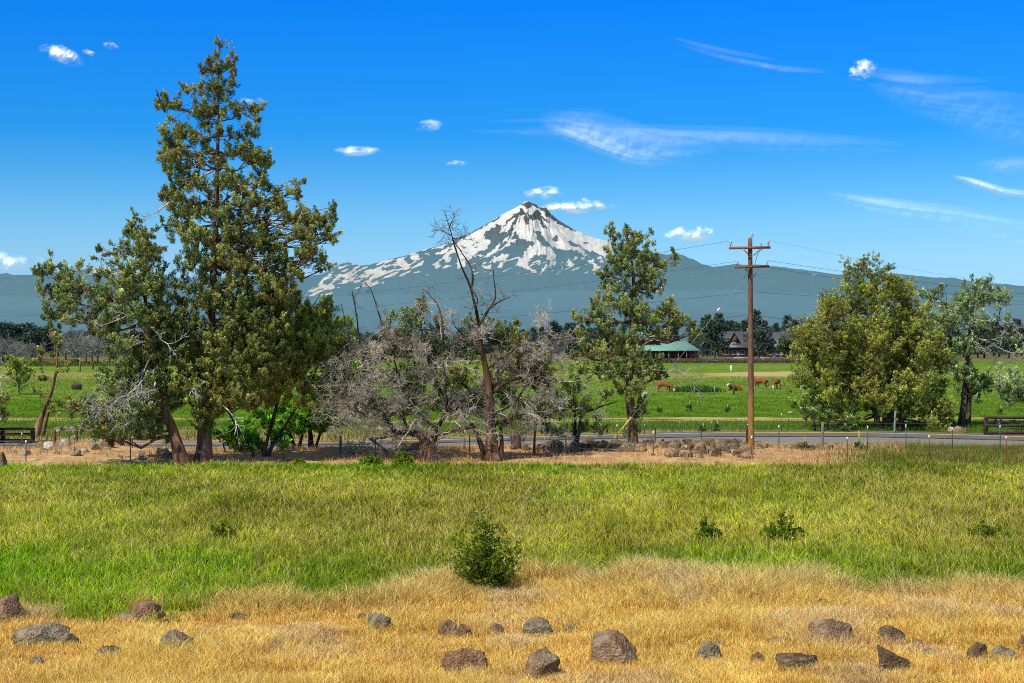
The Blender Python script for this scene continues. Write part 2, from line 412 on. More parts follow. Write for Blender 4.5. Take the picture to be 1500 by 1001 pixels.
DARK = [C2(p) for p in [
    [(770,118),(800,78),(835,78),(890,105),(925,135),(885,128),(855,115),(845,132),(815,132)],
    [(760,135),(790,150),(812,190),(832,220),(832,262),(815,264),(795,228),(790,188),(752,192),(735,222),(720,262),(698,302),(680,332),(650,322),(690,280),(712,218),(690,218),(640,275),(615,300),(650,240),(700,190),(745,160)],
    [(805,168),(850,190),(868,150),(900,150),(922,180),(950,212),(1002,250),(975,252),(930,215),(967,290),(940,287),(908,230),(850,226),(825,205)],
    [(938,128),(968,128),(1004,180),(1084,240),(1205,312),(1180,318),(1090,272),(1020,235),(960,190),(915,145)],
    [(572,258),(612,272),(600,332),(650,332),(692,308),(692,337),(650,372),(600,412),(540,462),(490,512),(430,492),(370,522),(335,548),(430,480),(480,470),(512,420),(530,390),(480,380),(480,340),(510,300),(560,290)],
    [(695,330),(720,318),(752,350),(752,372),(800,385),(862,395),(872,420),(840,432),(790,490),(740,542),(700,572),(640,592),(600,612),(568,612),(580,580),(650,542),(672,490),(600,500),(545,545),(500,560),(440,600),(350,640),(330,560),(420,500),(500,520),(560,490),(650,440),(745,378),(690,382),(702,340)],
    [(868,308),(912,320),(952,360),(972,400),(1012,440),(1062,450),(1112,480),(1202,525),(1242,540),(1182,540),(1132,522),(1062,542),(1042,500),(1012,452),(960,432),(930,420),(880,372),(890,350)],
    [(1005,380),(1045,350),(1062,360),(1050,405),(1030,400)], [(1140,388),(1200,410),(1250,445),(1200,440),(1150,415)], [(1245,395),(1300,408),(1270,418)],
    [(1230,440),(1330,480),(1420,510),(1440,540),(1330,520),(1260,480)],
    [(300,430),(340,440),(320,455)], [(370,425),(440,390),(430,410)], [(400,440),(430,430),(425,445)],
    [(610,402),(665,397),(640,425),(580,470)], [(230,395),(600,200),(610,212),(420,315),(240,412)], [(90,470),(220,410),(280,395),(240,425),(120,480)], [(0,520),(80,490),(140,500),(60,560),(0,580)],
]]
SNOW = [C2(p) for p in [
    [(860,420),(886,480),(870,520),(830,540),(822,580),(862,620),(902,640),(870,652),(800,600),(718,582),(760,530),(800,500),(840,450)],
    [(960,438),(1002,440),(1022,490),(1042,510),(1010,552),(960,552),(972,490)], [(1138,528),(1192,580),(1160,602),(1128,590)],
    [(1270,545),(1332,538),(1372,600),(1362,637),(1318,625),(1342,590)], [(548,542),(662,490),(655,520),(600,562)], [(928,600),(1042,540),(1052,562),(950,622),(918,652)],
    [(463,580),(532,578),(532,612),(470,612)], [(1085,570),(1100,600),(1085,625)], [(575,590),(640,550),(620,600),(580,610)], [(745,530),(790,560),(820,600),(760,600)]]]
def build_mountain():
    hx, hy = zip(*PX_H)
    u = np.concatenate([np.arange(-400, 440, 10.), np.arange(440, 1060, .7), np.arange(1060, 1900, 6.)])
    v = np.concatenate([np.linspace(0, .62, 240), np.linspace(.64, 1, 14)])
    U, Vv = np.meshgrid(u, v, indexing='ij')
    ytop = np.interp(U, hx, hy); rough = np.where((U > 470) & (U < 1100), 1.0, .7)
    ytop = ytop + (fbm(U * .12, 0 * U, 3.3, 4, 9) - .5) * 3.0 * rough
    yb = 470.0
    PY = ytop + (yb - ytop) * Vv                     # screen row before relief
    D = 42000 - 14000 * Vv ** .8
    dx, dy = U - 772, PY - 290
    ang = np.arctan2(dx, np.maximum(dy, 1) + 14); rad = np.hypot(dx, dy)
    gul = fbm(ang * 5, rad * .02, 1.0, 4, 21) - .5
    D = D + gul * 2600 * np.clip(Vv * 8, 0, 1)
    P = np.stack([(U - CX) * D / F, D, CAMH - (PY - CY) * D / F], -1)
    # ---- snow mask
    wx = U + (fbm(U * .25, PY * .25, 0, 3, 31) - .5) * 7; wy = PY + (fbm(U * .25, PY * .25, 9, 3, 37) - .5) * 7
    line = np.interp(U, [440, 480, 560, 640, 690, 720, 760, 800, 840, 880, 900, 960, 1060], [404, 404, 405, 404, 392, 382, 374, 374, 366, 378, 376, 376, 372])
    streak = fbm(ang * 26 + rad * .03, rad * .05, 4.0, 4, 41)
    patch = fbm(U * .085 - PY * .06, (PY * .92 + U * .40) * .36, 2.0, 4, 43)
    snow = (wy < line + (streak - .5) * 22).astype(float)
    left = sstep(700, 640, U)
    snow = np.where(left > .5, ((patch + .25 * (streak - .5)) > np.interp(PY - ytop, [0, 3, 10, 22, 34, 46], [.60, .55, .48, .49, .64, .9])).astype(float), snow)
    for p in DARK: snow[inpoly(wx, wy, p)] = 0
    for p in SNOW: snow[inpoly(wx, wy, p)] = 1
    low = (wy > 376) & (U > 690) & (U < 905); snow[low & (patch > .66) & (wy < 402)] = 1
    rightfl = U > 900; snow[rightfl] = ((patch[rightfl] > .66) & (PY[rightfl] - ytop[rightfl] < 7) & (U[rightfl] < 1225) & (U[rightfl] > 1175))
    lf = U < 440; snow[lf] = ((U[lf] > 125) & (U[lf] < 230) & (PY[lf] - ytop[lf] < 9) & (patch[lf] > .42))
    snow[(U > 425) & (wx < 486 + (398 - PY) * 1.2)] *= 0
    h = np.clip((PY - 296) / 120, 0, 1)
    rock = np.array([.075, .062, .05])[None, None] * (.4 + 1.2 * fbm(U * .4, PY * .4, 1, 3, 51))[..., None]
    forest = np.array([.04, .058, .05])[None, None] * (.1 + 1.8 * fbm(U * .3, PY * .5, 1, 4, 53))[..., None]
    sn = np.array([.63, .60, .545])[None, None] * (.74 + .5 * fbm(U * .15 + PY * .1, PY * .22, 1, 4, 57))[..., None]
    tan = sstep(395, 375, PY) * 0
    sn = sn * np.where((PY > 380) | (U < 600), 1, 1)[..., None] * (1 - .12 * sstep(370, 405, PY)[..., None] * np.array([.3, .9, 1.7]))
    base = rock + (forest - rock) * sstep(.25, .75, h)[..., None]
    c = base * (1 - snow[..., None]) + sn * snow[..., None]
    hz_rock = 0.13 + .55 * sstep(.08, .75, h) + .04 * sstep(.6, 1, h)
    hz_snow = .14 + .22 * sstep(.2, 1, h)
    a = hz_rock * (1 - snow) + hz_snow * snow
    # rocky crest above tree line on the side ridges
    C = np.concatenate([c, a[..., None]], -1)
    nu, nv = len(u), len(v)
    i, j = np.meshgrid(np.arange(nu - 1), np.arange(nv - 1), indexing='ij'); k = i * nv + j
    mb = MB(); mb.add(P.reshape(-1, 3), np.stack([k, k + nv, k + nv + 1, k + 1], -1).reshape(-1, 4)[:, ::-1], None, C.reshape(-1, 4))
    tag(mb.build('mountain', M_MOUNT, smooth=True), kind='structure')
build_mountain()

def hill(name, D, prof, col, haze_a, seed, amp):
    hx, hy = zip(*prof)
    u = np.arange(-500, 2000, 5.0); v = np.linspace(0, 1, 14)
    U, Vv = np.meshgrid(u, v, indexing='ij')
    yt = np.interp(U, hx, hy) + (fbm(U * .012, 0 * U, 1, 5, seed) - .5) * amp
    PY = yt + (503 - yt) * Vv; DD = D * (1 - .35 * Vv)
    P = np.stack([(U - CX) * DD / F, DD, CAMH - (PY - CY) * DD / F], -1)
    c = np.array(col)[None, None] * (.1 + 1.8 * fbm(U * .05, PY * .2, 1, 5, seed + 3))[..., None]
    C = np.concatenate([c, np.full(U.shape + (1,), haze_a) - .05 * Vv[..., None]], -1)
    nu, nv = len(u), len(v); i, j = np.meshgrid(np.arange(nu - 1), np.arange(nv - 1), indexing='ij'); k = i * nv + j
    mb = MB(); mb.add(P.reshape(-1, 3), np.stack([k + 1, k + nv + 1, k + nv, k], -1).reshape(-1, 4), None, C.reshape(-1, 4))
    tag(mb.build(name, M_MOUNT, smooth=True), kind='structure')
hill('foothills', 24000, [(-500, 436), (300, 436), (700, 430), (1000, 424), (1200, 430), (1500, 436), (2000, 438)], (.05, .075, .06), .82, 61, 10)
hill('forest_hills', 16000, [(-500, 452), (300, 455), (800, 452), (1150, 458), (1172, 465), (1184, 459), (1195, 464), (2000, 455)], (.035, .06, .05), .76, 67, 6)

# ------------------------------------------------------------------ clouds
def cloud(name, label, D, spine, widths, dens, seed, ss=6, ts=6, wisp=False, group=None, soft=1.25, cat='cloud'):
    spine = np.array(spine, float); n = 120 if not wisp else 170; m = 44 if not wisp else 60
    seg = np.r_[0, np.cumsum(np.linalg.norm(np.diff(spine, axis=0), axis=1))]; Ln = seg[-1]
    s = np.linspace(0, Ln, n); px = np.interp(s, seg, spine[:, 0]); py = np.interp(s, seg, spine[:, 1])
    ker = np.ones(15) / 15.; pad = lambda q: np.convolve(np.pad(q, 7, mode='reflect', reflect_type='odd'), ker, 'valid')
    px, py = pad(px), pad(py)
    w = np.interp(s, seg, widths)
    t = np.linspace(-1, 1, m)
    tx, ty = np.gradient(px), np.gradient(py); q = np.hypot(tx, ty); nx_, ny_ = -ty / q, tx / q
    PXX = px[:, None] + nx_[:, None] * w[:, None] * t[None]; PYY = py[:, None] + ny_[:, None] * w[:, None] * t[None]
    S, T = np.meshgrid(s / Ln, t, indexing='ij')
    if wisp:
        wv_ = fbm(S * 5, T * 2.5, 4, 3, seed + 7) - .5
        sh = T * ts * .7 + S * 3.0 + wv_ * .8
        st = .62 * noise3(S * .9, sh, 0, seed) + .28 * noise3(S * 1.3 + 5, sh * 2.3, 1, seed + 1) + .10 * noise3(S * 1.9, sh * 4.6, 2, seed + 2)
        lump = .35 + .5 * (fbm(S * 2.0 + T * .9, T * 1.2 - S * 1.4, 3, 3, seed + 5) - .2)
        a = sstep(1, .0, np.abs(T)) * sstep(0, .3, S) * sstep(1, .55, S) * (.15 + .85 * sstep(.30, .72, st)) * (.15 + 1.1 * sstep(.25, .75, lump)) * .62
    else:
        lump = fbm(PXX * .075 * ss / 6, PYY * .11 * ss / 6, 0, 5, seed)
        r = np.sqrt((2 * S - 1) ** 2 + T ** 2 * np.where(T > 0, 1.25, 1.0))
        a = sstep(0, soft, 1.0 - r + (lump - .5) * 1.5) * sstep(1.0, .6, r) * (.55 + .6 * sstep(.3, .65, lump))
    a = np.clip(a * dens * (.66 if wisp else (1.0 if dens > .85 else .75)), 0, 1)
    bulge = (1 - T ** 2) * (1 - (2 * S - 1) ** 2)
    DD = D - bulge * D * .012 + 250 * (fbm(PXX * .1, PYY * .1, 2, 3, seed) - .5)
    P = np.stack([(PXX - CX) * DD / F, DD, CAMH - (PYY - CY) * DD / F], -1)
    i, j = np.meshgrid(np.arange(n - 1), np.arange(m - 1), indexing='ij'); k = (i * m + j)
    Q = np.stack([k, k + m, k + m + 1, k + 1], -1).reshape(-1, 4)
    af = a.reshape(-1); keep = af[Q].max(1) > .012; Q = Q[keep]
    used = np.unique(Q); re = np.zeros(n * m, np.int64); re[used] = np.arange(len(used))
    mb = MB(); mb.add(P.reshape(-1, 3)[used], re[Q], None, np.repeat(af[used][:, None], 3, 1))
    c = P.reshape(-1, 3)[used].mean(0)
    tag(mb.build(name, M_CLOUD, origin=c, smooth=True), label, cat, group)
g1, g2 = 'small puffy clouds', 'thin wispy clouds'
cloud('cloud', 'small tilted white puff cloud high at far left of the sky', 30000, [(52, 70), (90, 80), (126, 96)], [14, 19, 13], .85, 3, 7, group=g1)
cloud('cloud', 'tiny faint cloud scrap just right of the tilted puff at far left', 30000, [(118, 74), (142, 82)], [7, 7], .5, 5, 12, group=g1)
cloud('cloud', 'tiny faint cloud dot above the left tall juniper', 30000, [(148, 62), (176, 72)], [7, 8], .5, 8, 12, group=g1)
cloud('cloud', 'pale flat cloud directly above the snowy summit', 52000, [(755, 286), (800, 283), (846, 284)], [10, 13, 8], .72, 12, 7, group=g1)
cloud('cloud', 'bright white flat-bottomed cloud just right of the snowy summit', 52000, [(780, 306), (850, 303), (915, 302)], [9, 15, 10], 1.0, 17, 7, group=g1)
cloud('cloud', 'white puff cloud low between right-of-centre juniper and utility pole', 52000, [(962, 348), (1013, 344), (1060, 340)], [11, 17, 11], .95, 23, 7, group=g1)
cloud('cloud', 'small ragged white cloud high above the utility pole toward the right', 40000, [(1236, 114), (1262, 104), (1292, 92)], [12, 19, 15], .8, 29, 12, group=g1)
cloud('cloud', 'small pale streaked cloud left of the tall dead snag', 40000, [(470, 224), (530, 222), (570, 222)], [8, 11, 8], .55, 33, 7, group=g1)
cloud('cloud', 'thin small cloud above the dead snag at mid sky', 40000, [(596, 186), (630, 185), (660, 180)], [9, 12, 9], .5, 37, 8, group=g1)
cloud('cloud', 'faint little cloud scrap between the snag and the summit', 40000, [(650, 240), (688, 240)], [6, 7], .4, 41, 10, group=g1)
cloud('cloud', 'faint flat cloud touching the right side of the tallest juniper top', 40000, [(335, 150), (392, 148)], [7, 8], .4, 43, 9, group=g1)
cloud('cloud', 'low pale cloud bank on the hills at the left edge', 52000, [(-60, 385), (10, 385), (75, 384)], [16, 20, 12], .55, 47, 5, group=g1)
cloud('cirrus_cloud', 'broad feathery streaked cirrus above and right of the summit', 60000, [(775, 165), (870, 190), (960, 222), (1075, 222)], [20, 42, 40, 14], .75, 51, 3.0, 8, True, g2)
cloud('cirrus_cloud', 'second fainter feather of cirrus under the broad streaked one', 60000, [(780, 178), (850, 205), (930, 235), (1010, 240)], [6, 14, 20, 8], .5, 53, 3, 7, True, g2)
cloud('cirrus_cloud', 'long thin high cirrus line falling toward the right from top centre', 60000, [(960, 50), (1060, 82), (1150, 104), (1250, 112)], [5, 14, 18, 10], .42, 57, 3, 4, True, g2)
cloud('cirrus_cloud', 'wide faint cirrus veil at the upper right edge', 60000, [(1240, 110), (1350, 140), (1450, 160), (1600, 190)], [24, 40, 60, 60], .55, 59, 3, 4, True, g2)
cloud('cirrus_cloud', 'bright curved cirrus hook at the right edge of the sky', 60000, [(1380, 254), (1420, 266), (1470, 282), (1560, 292)], [4, 9, 10, 10], 1.1, 63, 3, 3, True, g2)
cloud('cirrus_cloud', 'long cirrus sweep low on the right above the bushy trees', 60000, [(1190, 280), (1280, 302), (1400, 322), (1560, 356)], [6, 20, 26, 30], .8, 67, 3, 6, True, g2)
cloud('cirrus_cloud', 'soft cirrus smudge above the hook at the right edge', 60000, [(1420, 240), (1480, 240), (1580, 240)], [14, 22, 22], .55, 71, 3, 4, True, g2)
cloud('cirrus_cloud', 'very faint wide cirrus band across the middle of the sky', 60000, [(620, 185), (850, 190), (1100, 205), (1420, 225)], [14, 26, 30, 20], .26, 73, 4, 4, True, g2)

# ------------------------------------------------------------------ tree tools
def make_tufts(mb, pos, axis, Lh, R, m, size, col, rng, wide=.38, dark=.55):
    n = len(pos)
    if n == 0: return
    t = rng.random((n, m)) ** .8
    ref = norm(rng.normal(size=(n, 3)))
    e = norm(np.cross(axis, ref)); u = np.cross(axis, e)
    ph = rng.random((n, m)) * 2 * pi; rr = np.sqrt(rng.random((n, m))) * R[:, None] * (1.05 - .8 * t)
    rad = e[:, None] * np.cos(ph)[..., None] + u[:, None] * np.sin(ph)[..., None]
    p = pos[:, None] + axis[:, None] * (Lh[:, None] * t)[..., None] + rad * rr[..., None]
    d = norm(axis[:, None] * .8 + rad * .7 + rng.normal(size=(n, m, 3)) * .35)
    w = norm(np.cross(d, rng.normal(size=(n, m, 3))))
    s = size * (.6 + .8 * rng.random((n, m)))[..., None]
    V = np.stack([p - d * s * .2, p + d * s * .35 + w * s * wide, p + d * s, p + d * s * .35 - w * s * wide], 2)
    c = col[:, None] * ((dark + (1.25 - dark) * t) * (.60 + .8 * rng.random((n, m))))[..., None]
    c4 = np.repeat(c.reshape(-1, 1, 3), 4, 1)
    mb.add(V.reshape(-1, 3), np.arange(n * m * 4).reshape(-1, 4), None, c4.reshape(-1, 3))

def smooth_path(P, k=4):
    """Catmull-Rom through rows of P"""
    P = np.asarray(P, float); out = []
    Q = np.vstack([2 * P[0] - P[1], P, 2 * P[-1] - P[-2]])
    for i in range(1, len(Q) - 2):
        p0, p1, p2, p3 = Q[i - 1], Q[i], Q[i + 1], Q[i + 2]
        for t in np.arange(k) / k:
            out.append(.5 * (2 * p1 + (p2 - p0) * t + (2 * p0 - 5 * p1 + 4 * p2 - p3) * t * t + (3 * p1 - p0 - 3 * p2 + p3) * t ** 3))
    out.append(P[-1]); return np.array(out)

def limb(mb, a, b, r0, r1, rng, col, sides=5, n=6, wob=.1, sag=0.0):
    a = np.asarray(a, float); b = np.asarray(b, float); L_ = np.linalg.norm(b - a)
    t = np.linspace(0, 1, n)[:, None]
    P = a + (b - a) * t
    off = rng.normal(size=(n, 3)) * wob * L_ * .5; off[0] = 0; off[-1] = 0
    P = P + off * np.sin(pi * t) + np.array([0, 0, -1]) * sag * L_ * np.sin(pi * t)
    mb.tube(P, r0 + (r1 - r0) * t[:, 0], sides, col)
    return P

GREENS = {
    'olive': [(.125, .130, .028), (.085, .104, .026), (.165, .172, .045), (.055, .078, .018), (.16, .14, .04)],
    'yellow': [(.145, .158, .03), (.11, .13, .024), (.20, .20, .042), (.07, .098, .018), (.175, .15, .038)],
    'blue': [(.11, .15, .055), (.085, .12, .04), (.17, .21, .09), (.06, .09, .03), (.20, .23, .11)],
    'mix': [(.11, .14, .04), (.085, .112, .032), (.16, .185, .06), (.055, .08, .02), (.155, .155, .045)],
    'bright': [(.065, .15, .014), (.09, .19, .018), (.045, .11, .01), (.13, .23, .025), (.075, .16, .014)],
    'lime': [(.11, .165, .025), (.085, .14, .02), (.14, .19, .035)],
}
GREENS['sunny'] = [tuple(1.45 * v for v in c) for c in GREENS['yellow']]  # yellow painted brighter to offset the neighbouring tree's shadow
BARK_RED = (.20, .105, .06); BARK_GREY = (.24, .20, .165); BARK_DARK = (.07, .05, .038); TWIG_GREY = (.54, .46, .37); TWIG_PALE = (.52, .48, .42)

def px_path(path, d, rng, depth=0.0):
    """[(px, py, r_px)] -> points and radii at distance d"""
    P = []; R = []
    off = 0.0
    for k, (x, y, r) in enumerate(path):
        P.append(W(x, y, d + off)); R.append(r * d / F)
        off += rng.normal() * depth
    PR = np.hstack([np.array(P), np.array(R)[:, None]])
    PR = smooth_path(PR, 4)
    return PR[:, :3], np.maximum(PR[:, 3], .012)

def tree(name, label, cat, d, trunks, blobs, pal='olive', group=None, dens=.135, m=30, tl=.27, tr=.075, leaf=.066, seed=1, bark=BARK_RED, depth_k=.85,
         gaps=.28, twigs=9, limbs=True, dead=None, up=.85, clump=.15, per=7, spread=.30, material=None, depth_off=0.0, base=None, wide=.26, alt=None):
    rng = np.random.default_rng(seed)
    b0 = trunks[0][0]; base = W(b0[0], b0[1], d); base[2] = 0
    root = empty(name, base, label, cat, group)
    tb = MB(); cb = MB()
    TP = []
    for ti, tr_ in enumerate(trunks):
        P, R = px_path(tr_, d, rng, .0)
        if ti == 0 or tr_[0][1] > 600:
            P[0][2] = min(P[0][2], -.1)
            R = R * (1 + .40 * np.exp(-np.linspace(0, 8, len(R)))) * (.95 - .42 * np.linspace(0, 1, len(R)) ** .6)
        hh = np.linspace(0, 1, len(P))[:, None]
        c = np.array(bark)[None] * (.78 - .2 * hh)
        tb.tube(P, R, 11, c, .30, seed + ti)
        TP.append((P, R))
    allP = np.vstack([p for p, r in TP]); allR = np.concatenate([r for p, r in TP])
    xs = np.array([b[0] for b in blobs]); hw = (xs.max() - xs.min()) / 2 * d / F + .6
    s = d / F
    pal_ = np.array(GREENS[pal]) * 2.45
    for bi, b in enumerate(blobs):
        cx, cy, rx, ry = b[:4]
        pp = pal_ if len(b) < 5 else np.array(GREENS[b[4]]) * 2.45
        # depth of the crown at this height follows how wide it is there
        row = [q for q in blobs if abs(q[1] - cy) < 40]
        wrow = (max(q[0] + q[2] for q in row) - min(q[0] - q[2] for q in row)) / 2 * s
        mid = (max(q[0] + q[2] for q in row) + min(q[0] - q[2] for q in row)) / 2
        edge = min(1.0, abs(cx - mid) * s / max(wrow, .1))
        dep = max(rx * s, wrow * depth_k * math.sqrt(max(.05, 1 - edge ** 2)))
        n = max(6, int(pi * rx * ry * dens * (.55 + .45 * min(3.0, dep / (rx * s)))))
        cen = W(cx, cy, d + depth_off)
        K = max(3, n // per)
        q = norm(rng.normal(size=(K, 3))); r = rng.random(K) ** .45; q = q * r[:, None]
        sc0 = cen + q * np.array([rx * s, dep, ry * s]) + rng.normal(size=(K, 3)) * np.array([.10, .1, .16])
        nz0 = noise3(sc0[:, 0] * .95, sc0[:, 1] * .95, sc0[:, 2] * 1.1, seed)
        ok = nz0 > (gaps - .07 + (.085 if cy < 345 else -.07)) * (.6 + .6 * r)
        if not ok.any(): ok[0] = True
        sc0, q, nz0 = sc0[ok], q[ok], nz0[ok]
        pick = rng.integers(0, len(sc0), int(n * max(.35, ok.mean())))
        sd = norm(rng.normal(size=(len(pick), 3)) + np.array([0, 0, .45]))
        rs = clump * (.55 + .75 * rng.random(len(sc0)))[pick] * min(1.0, .5 + max(rx, ry) / 36.)
        el_ = norm(rng.normal(size=(len(sc0), 3)) * .5 + q * .8 + np.array([0, 0, up]))[pick] * (rng.random(len(pick)) * clump * 2.6 - clump * .6)[:, None]
        pos = sc0[pick] + el_ + sd * (rs * rng.random(len(pick)) ** .35)[:, None] * np.array([1, 1, .8])
        q = q[pick] * .6 + sd * .8; nz = nz0[pick]; k = len(pos)
        out = norm(q * np.array([1, 1, .6]))
        # shift start back so that the spray tip, not its root, lies on the outline
        ax = norm(out * spread * 1.9 + np.array([0, 0, up]) + rng.normal(size=(k, 3)) * .33)
        sc_ = .65 + .7 * rng.random(k)
        sc_ = sc_ * min(1.0, .55 + max(rx, ry) / 40.)
        Lh = tl * sc_; Rr = tr * sc_ * (.8 + .4 * rng.random(k))
        ci = rng.integers(0, len(pp), k)
        base_c = pp[ci] * .55 + pp[rng.integers(0, len(pp))] * .45
        tone = (.62 + .76 * rng.random(len(sc0)))[pick]; base_c = base_c * (tone * (.98 + .42 * sd[:, 2]))[:, None]  # paints clump tops lighter and undersides darker, as if lit from above
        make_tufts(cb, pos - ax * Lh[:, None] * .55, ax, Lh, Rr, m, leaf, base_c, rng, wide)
        # limb from trunk and twigs inside the clump
        if limbs:
            below = allP[:, 2] < cen[2] + .2
            dist = np.linalg.norm((allP - cen) * np.array([1, 1, .8]), axis=1) + np.where(below, 0, 6)
            ti = int(np.argmin(dist)); st = allP[ti]
            lr = min(allR[ti] * .55, .03 + .016 * np.linalg.norm(cen - st))
            lp = limb(tb, st, cen, lr, lr * .4, rng, np.array(bark) * .85, 5, 6, .13, .04)
            for k2 in rng.choice(k, min(k, twigs), replace=False):
                a = lp[rng.integers(2, 6)]
                limb(tb, a, pos[k2], lr * .38, .010, rng, np.array(bark) * (.8 + .6 * rng.random()), 3, 4, .12)
    tb.build('trunk', M_BARK, root, smooth=True)
    cb.build('crown', material or M_LEAF, root)
    if dead:
        for (x0, y0, x1, y1, r, lv) in dead:
            db = MB()
            a = W(x0, y0, d - .6); b = W(x1, y1, d - 1.2 - rng.random())
            grow(db, a, norm(b - a), np.linalg.norm(b - a), r * s, lv, rng, np.array(TWIG_PALE) * (.75 + .35 * rng.random()))
            db.build('dead_branch', M_TWIG, root)
    return root

def grow(mb, p, d, length, r, lv, rng, col, kids=5, droop=0.02, jit=.22, sides=4, shrink=.52, rmin=.0075, stop=None):
    n = 6 if lv > 0 else 4
    P = [p]; step = length / (n - 1); dd = np.array(d, float)
    for i in range(n - 1):
        dd = norm(dd + rng.normal(size=3) * jit + np.array([0, 0, -droop]))
        P.append(P[-1] + dd * step)
    P = np.array(P); t = np.linspace(0, 1, n)
    R = np.maximum(r * (1 - .75 * t), rmin)
    mb.tube(P, R, sides if r > .03 else 3, np.array(col) * (.8 + .4 * rng.random()), cap=False)
    if lv > 0:
        k = int(kids * (.6 + .8 * rng.random())) + 1
        for _ in range(k):
            q = .2 + .8 * rng.random() ** .8; i = min(n - 2, int(q * (n - 1))); f = q * (n - 1) - i
            s = P[i] + (P[i + 1] - P[i]) * f
            dv = norm(norm(P[i + 1] - P[i]) * .95 + norm(rng.normal(size=3)) * .8 + np.array([0, 0, .06]))
            grow(mb, s, dv, length * shrink * (.5 + .7 * rng.random()), max(R[i] * .6, rmin), lv - 1, rng, col, kids, droop, jit, sides, shrink, rmin)

GT = 'tall junipers along the road verge'
tree('juniper_tree', 'tallest dark green juniper with pointed spire top and straight trunk on the left', 'tree', 67,
     [[(297,684,12),(299,640,11),(303,580,9),(308,500,8),(312,420,7),(317,300,5.5),(319,200,4),(320,120,2.5),(321,62,1)]],
     [(321,68,2,8),(322,80,4,9),(308,86,4,14),(341,88,4,16),(325,106,12,10),(343,118,7,10),(305,104,6,16),(318,138,22,11),(285,132,12,11),(235,152,7,12),(246,160,10,8),(262,162,14,9),(300,165,22,12),(345,170,19,11),(372,165,10,12),(252,190,18,13),(285,200,24,15),(330,200,18,11),(362,190,15,13),(250,215,15,11),(243,242,12,14),(275,235,24,15),(312,235,18,11),(352,225,20,8),(382,238,10,16),(368,225,8,18),(340,262,19,10),(262,265,22,15),(252,287,16,12),(300,280,22,14),(350,282,24,14),(387,262,10,20),(375,295,20,13),(280,310,28,15),(330,315,27,14),(380,325,22,13),(405,302,9,16),(431,283,5,24),(424,316,18,13),(450,322,18,11),(476,326,12,12),(489,312,5,13),(465,344,16,9),(440,347,22,11),(486,347,8,10),
      (252,332,16,16),(290,350,33,18),(340,350,29,19),(388,360,26,17),(430,377,20,12),(458,376,17,10),(476,393,8,8),(298,390,36,23),(348,395,33,23),(398,405,26,20),(434,402,12,10),(290,435,37,26),(340,440,37,27),(388,445,32,25),(280,480,35,25),(330,490,40,28),(285,525,33,25),(340,535,38,28),(380,510,33,28),(300,562,33,20),(345,578,37,20),(272,565,22,17),(370,590,26,12),(395,540,30,26),(400,480,28,28),(310,600,30,14),(250,590,20,14),(300,620,22,10),(360,470,34,30),(260,500,24,24),(410,430,26,20)],
     'olive', GT, seed=3, bark=(.21,.14,.10), gaps=.37, up=1.1, dead=[(310,235,290,215,1.6,2),(312,250,270,268,1.6,2),(318,262,350,262,1.4,1),(255,295,215,310,1.4,2),(318,330,300,300,1.5,1),(300,480,250,500,2,2),(300,560,262,590,2,2),(320,590,360,620,1.6,1)])
tree('juniper_tree', 'juniper with reddish leaning trunk and long branch reaching left beside the tallest tree', 'tree', 65.8,
     [[(268,684,11),(262,660,10),(253,630,9),(243,605,8),(235,580,7),(228,540,6),(220,480,5),(210,420,4),(205,370,3),(203,345,1.2)], [(225,520,4),(200,460,3.2),(155,434,3),(105,419,2.2),(78,408,1)]],
     [(202,322,6,10),(193,347,11,11),(215,345,11,11),(178,362,12,8),(165,373,10,7),(205,375,25,13),(226,365,11,13),(76,389,5,10),(63,402,9,9),(85,405,13,11),(106,401,5,10),(59,427,7,7),(80,430,17,13),(110,425,18,11),(145,411,6,13),(98,450,23,11),(80,467,11,11),(122,470,17,11),(150,442,19,13),(185,405,27,15),(225,400,18,17),(190,430,31,15),(230,430,22,20),(170,465,23,15),(205,465,31,17),(240,470,18,22),(150,490,17,11),(190,505,25,15),(225,510,25,17),(200,545,33,13),(160,555,20,11),(230,560,18,14),(170,585,33,13),(130,600,26,9),(105,600,16,9),(200,605,35,14),(150,620,27,9),(215,630,24,12),(165,642,18,8),(140,637,9,8),(225,535,26,18),(240,590,18,16),(190,520,30,16),(185,565,30,14),(235,480,20,20),(180,635,30,10),(210,600,34,16)],
     'mix', GT, seed=5, bark=(.30,.155,.09), gaps=.35, dead=[(225,500,200,490,1.8,3),(225,520,180,560,1.8,3),(230,540,175,600,1.8,3),(228,560,215,620,1.6,2),(222,480,250,510,1.5,2),(232,570,140,590,1.6,3),(215,450,160,500,1.5,2)])
tree('juniper_tree', 'broad yellowish juniper with several thin stems right of the tallest tree', 'tree', 70,
     [[(386,668,3.1),(394,635,3.1),(412,570,2.8),(430,510,2.5),(452,460,1.2),(470,430,0.6)],[(390,668,2.8),(420,620,2.5),(455,560,2.2),(480,500,1.2)],[(372,668,2.0),(364,650,2.0),(349,628,1.9),(337,608,1.6),(330,590,1.2)]],
     [(418,440,26,16),(452,457,25,15),(478,452,8,16),(470,472,26,18),(430,480,36,22),(490,492,14,20),(460,515,40,24),(410,530,33,24),(488,540,23,24),(440,560,40,22),(494,582,16,16),(392,585,28,14),(452,592,34,11),(505,510,14,24),(505,560,14,22),(395,560,26,24),(425,530,34,26),(470,500,34,24),(440,470,34,22),(388,500,20,24),(475,575,28,18)],
     'sunny', GT, seed=8, bark=(.12,.08,.055), dead=[(455,560,505,560,1.4,3),(440,540,470,575,1.4,2),(470,590,510,615,1.4,3),(430,510,400,540,1.2,2)])
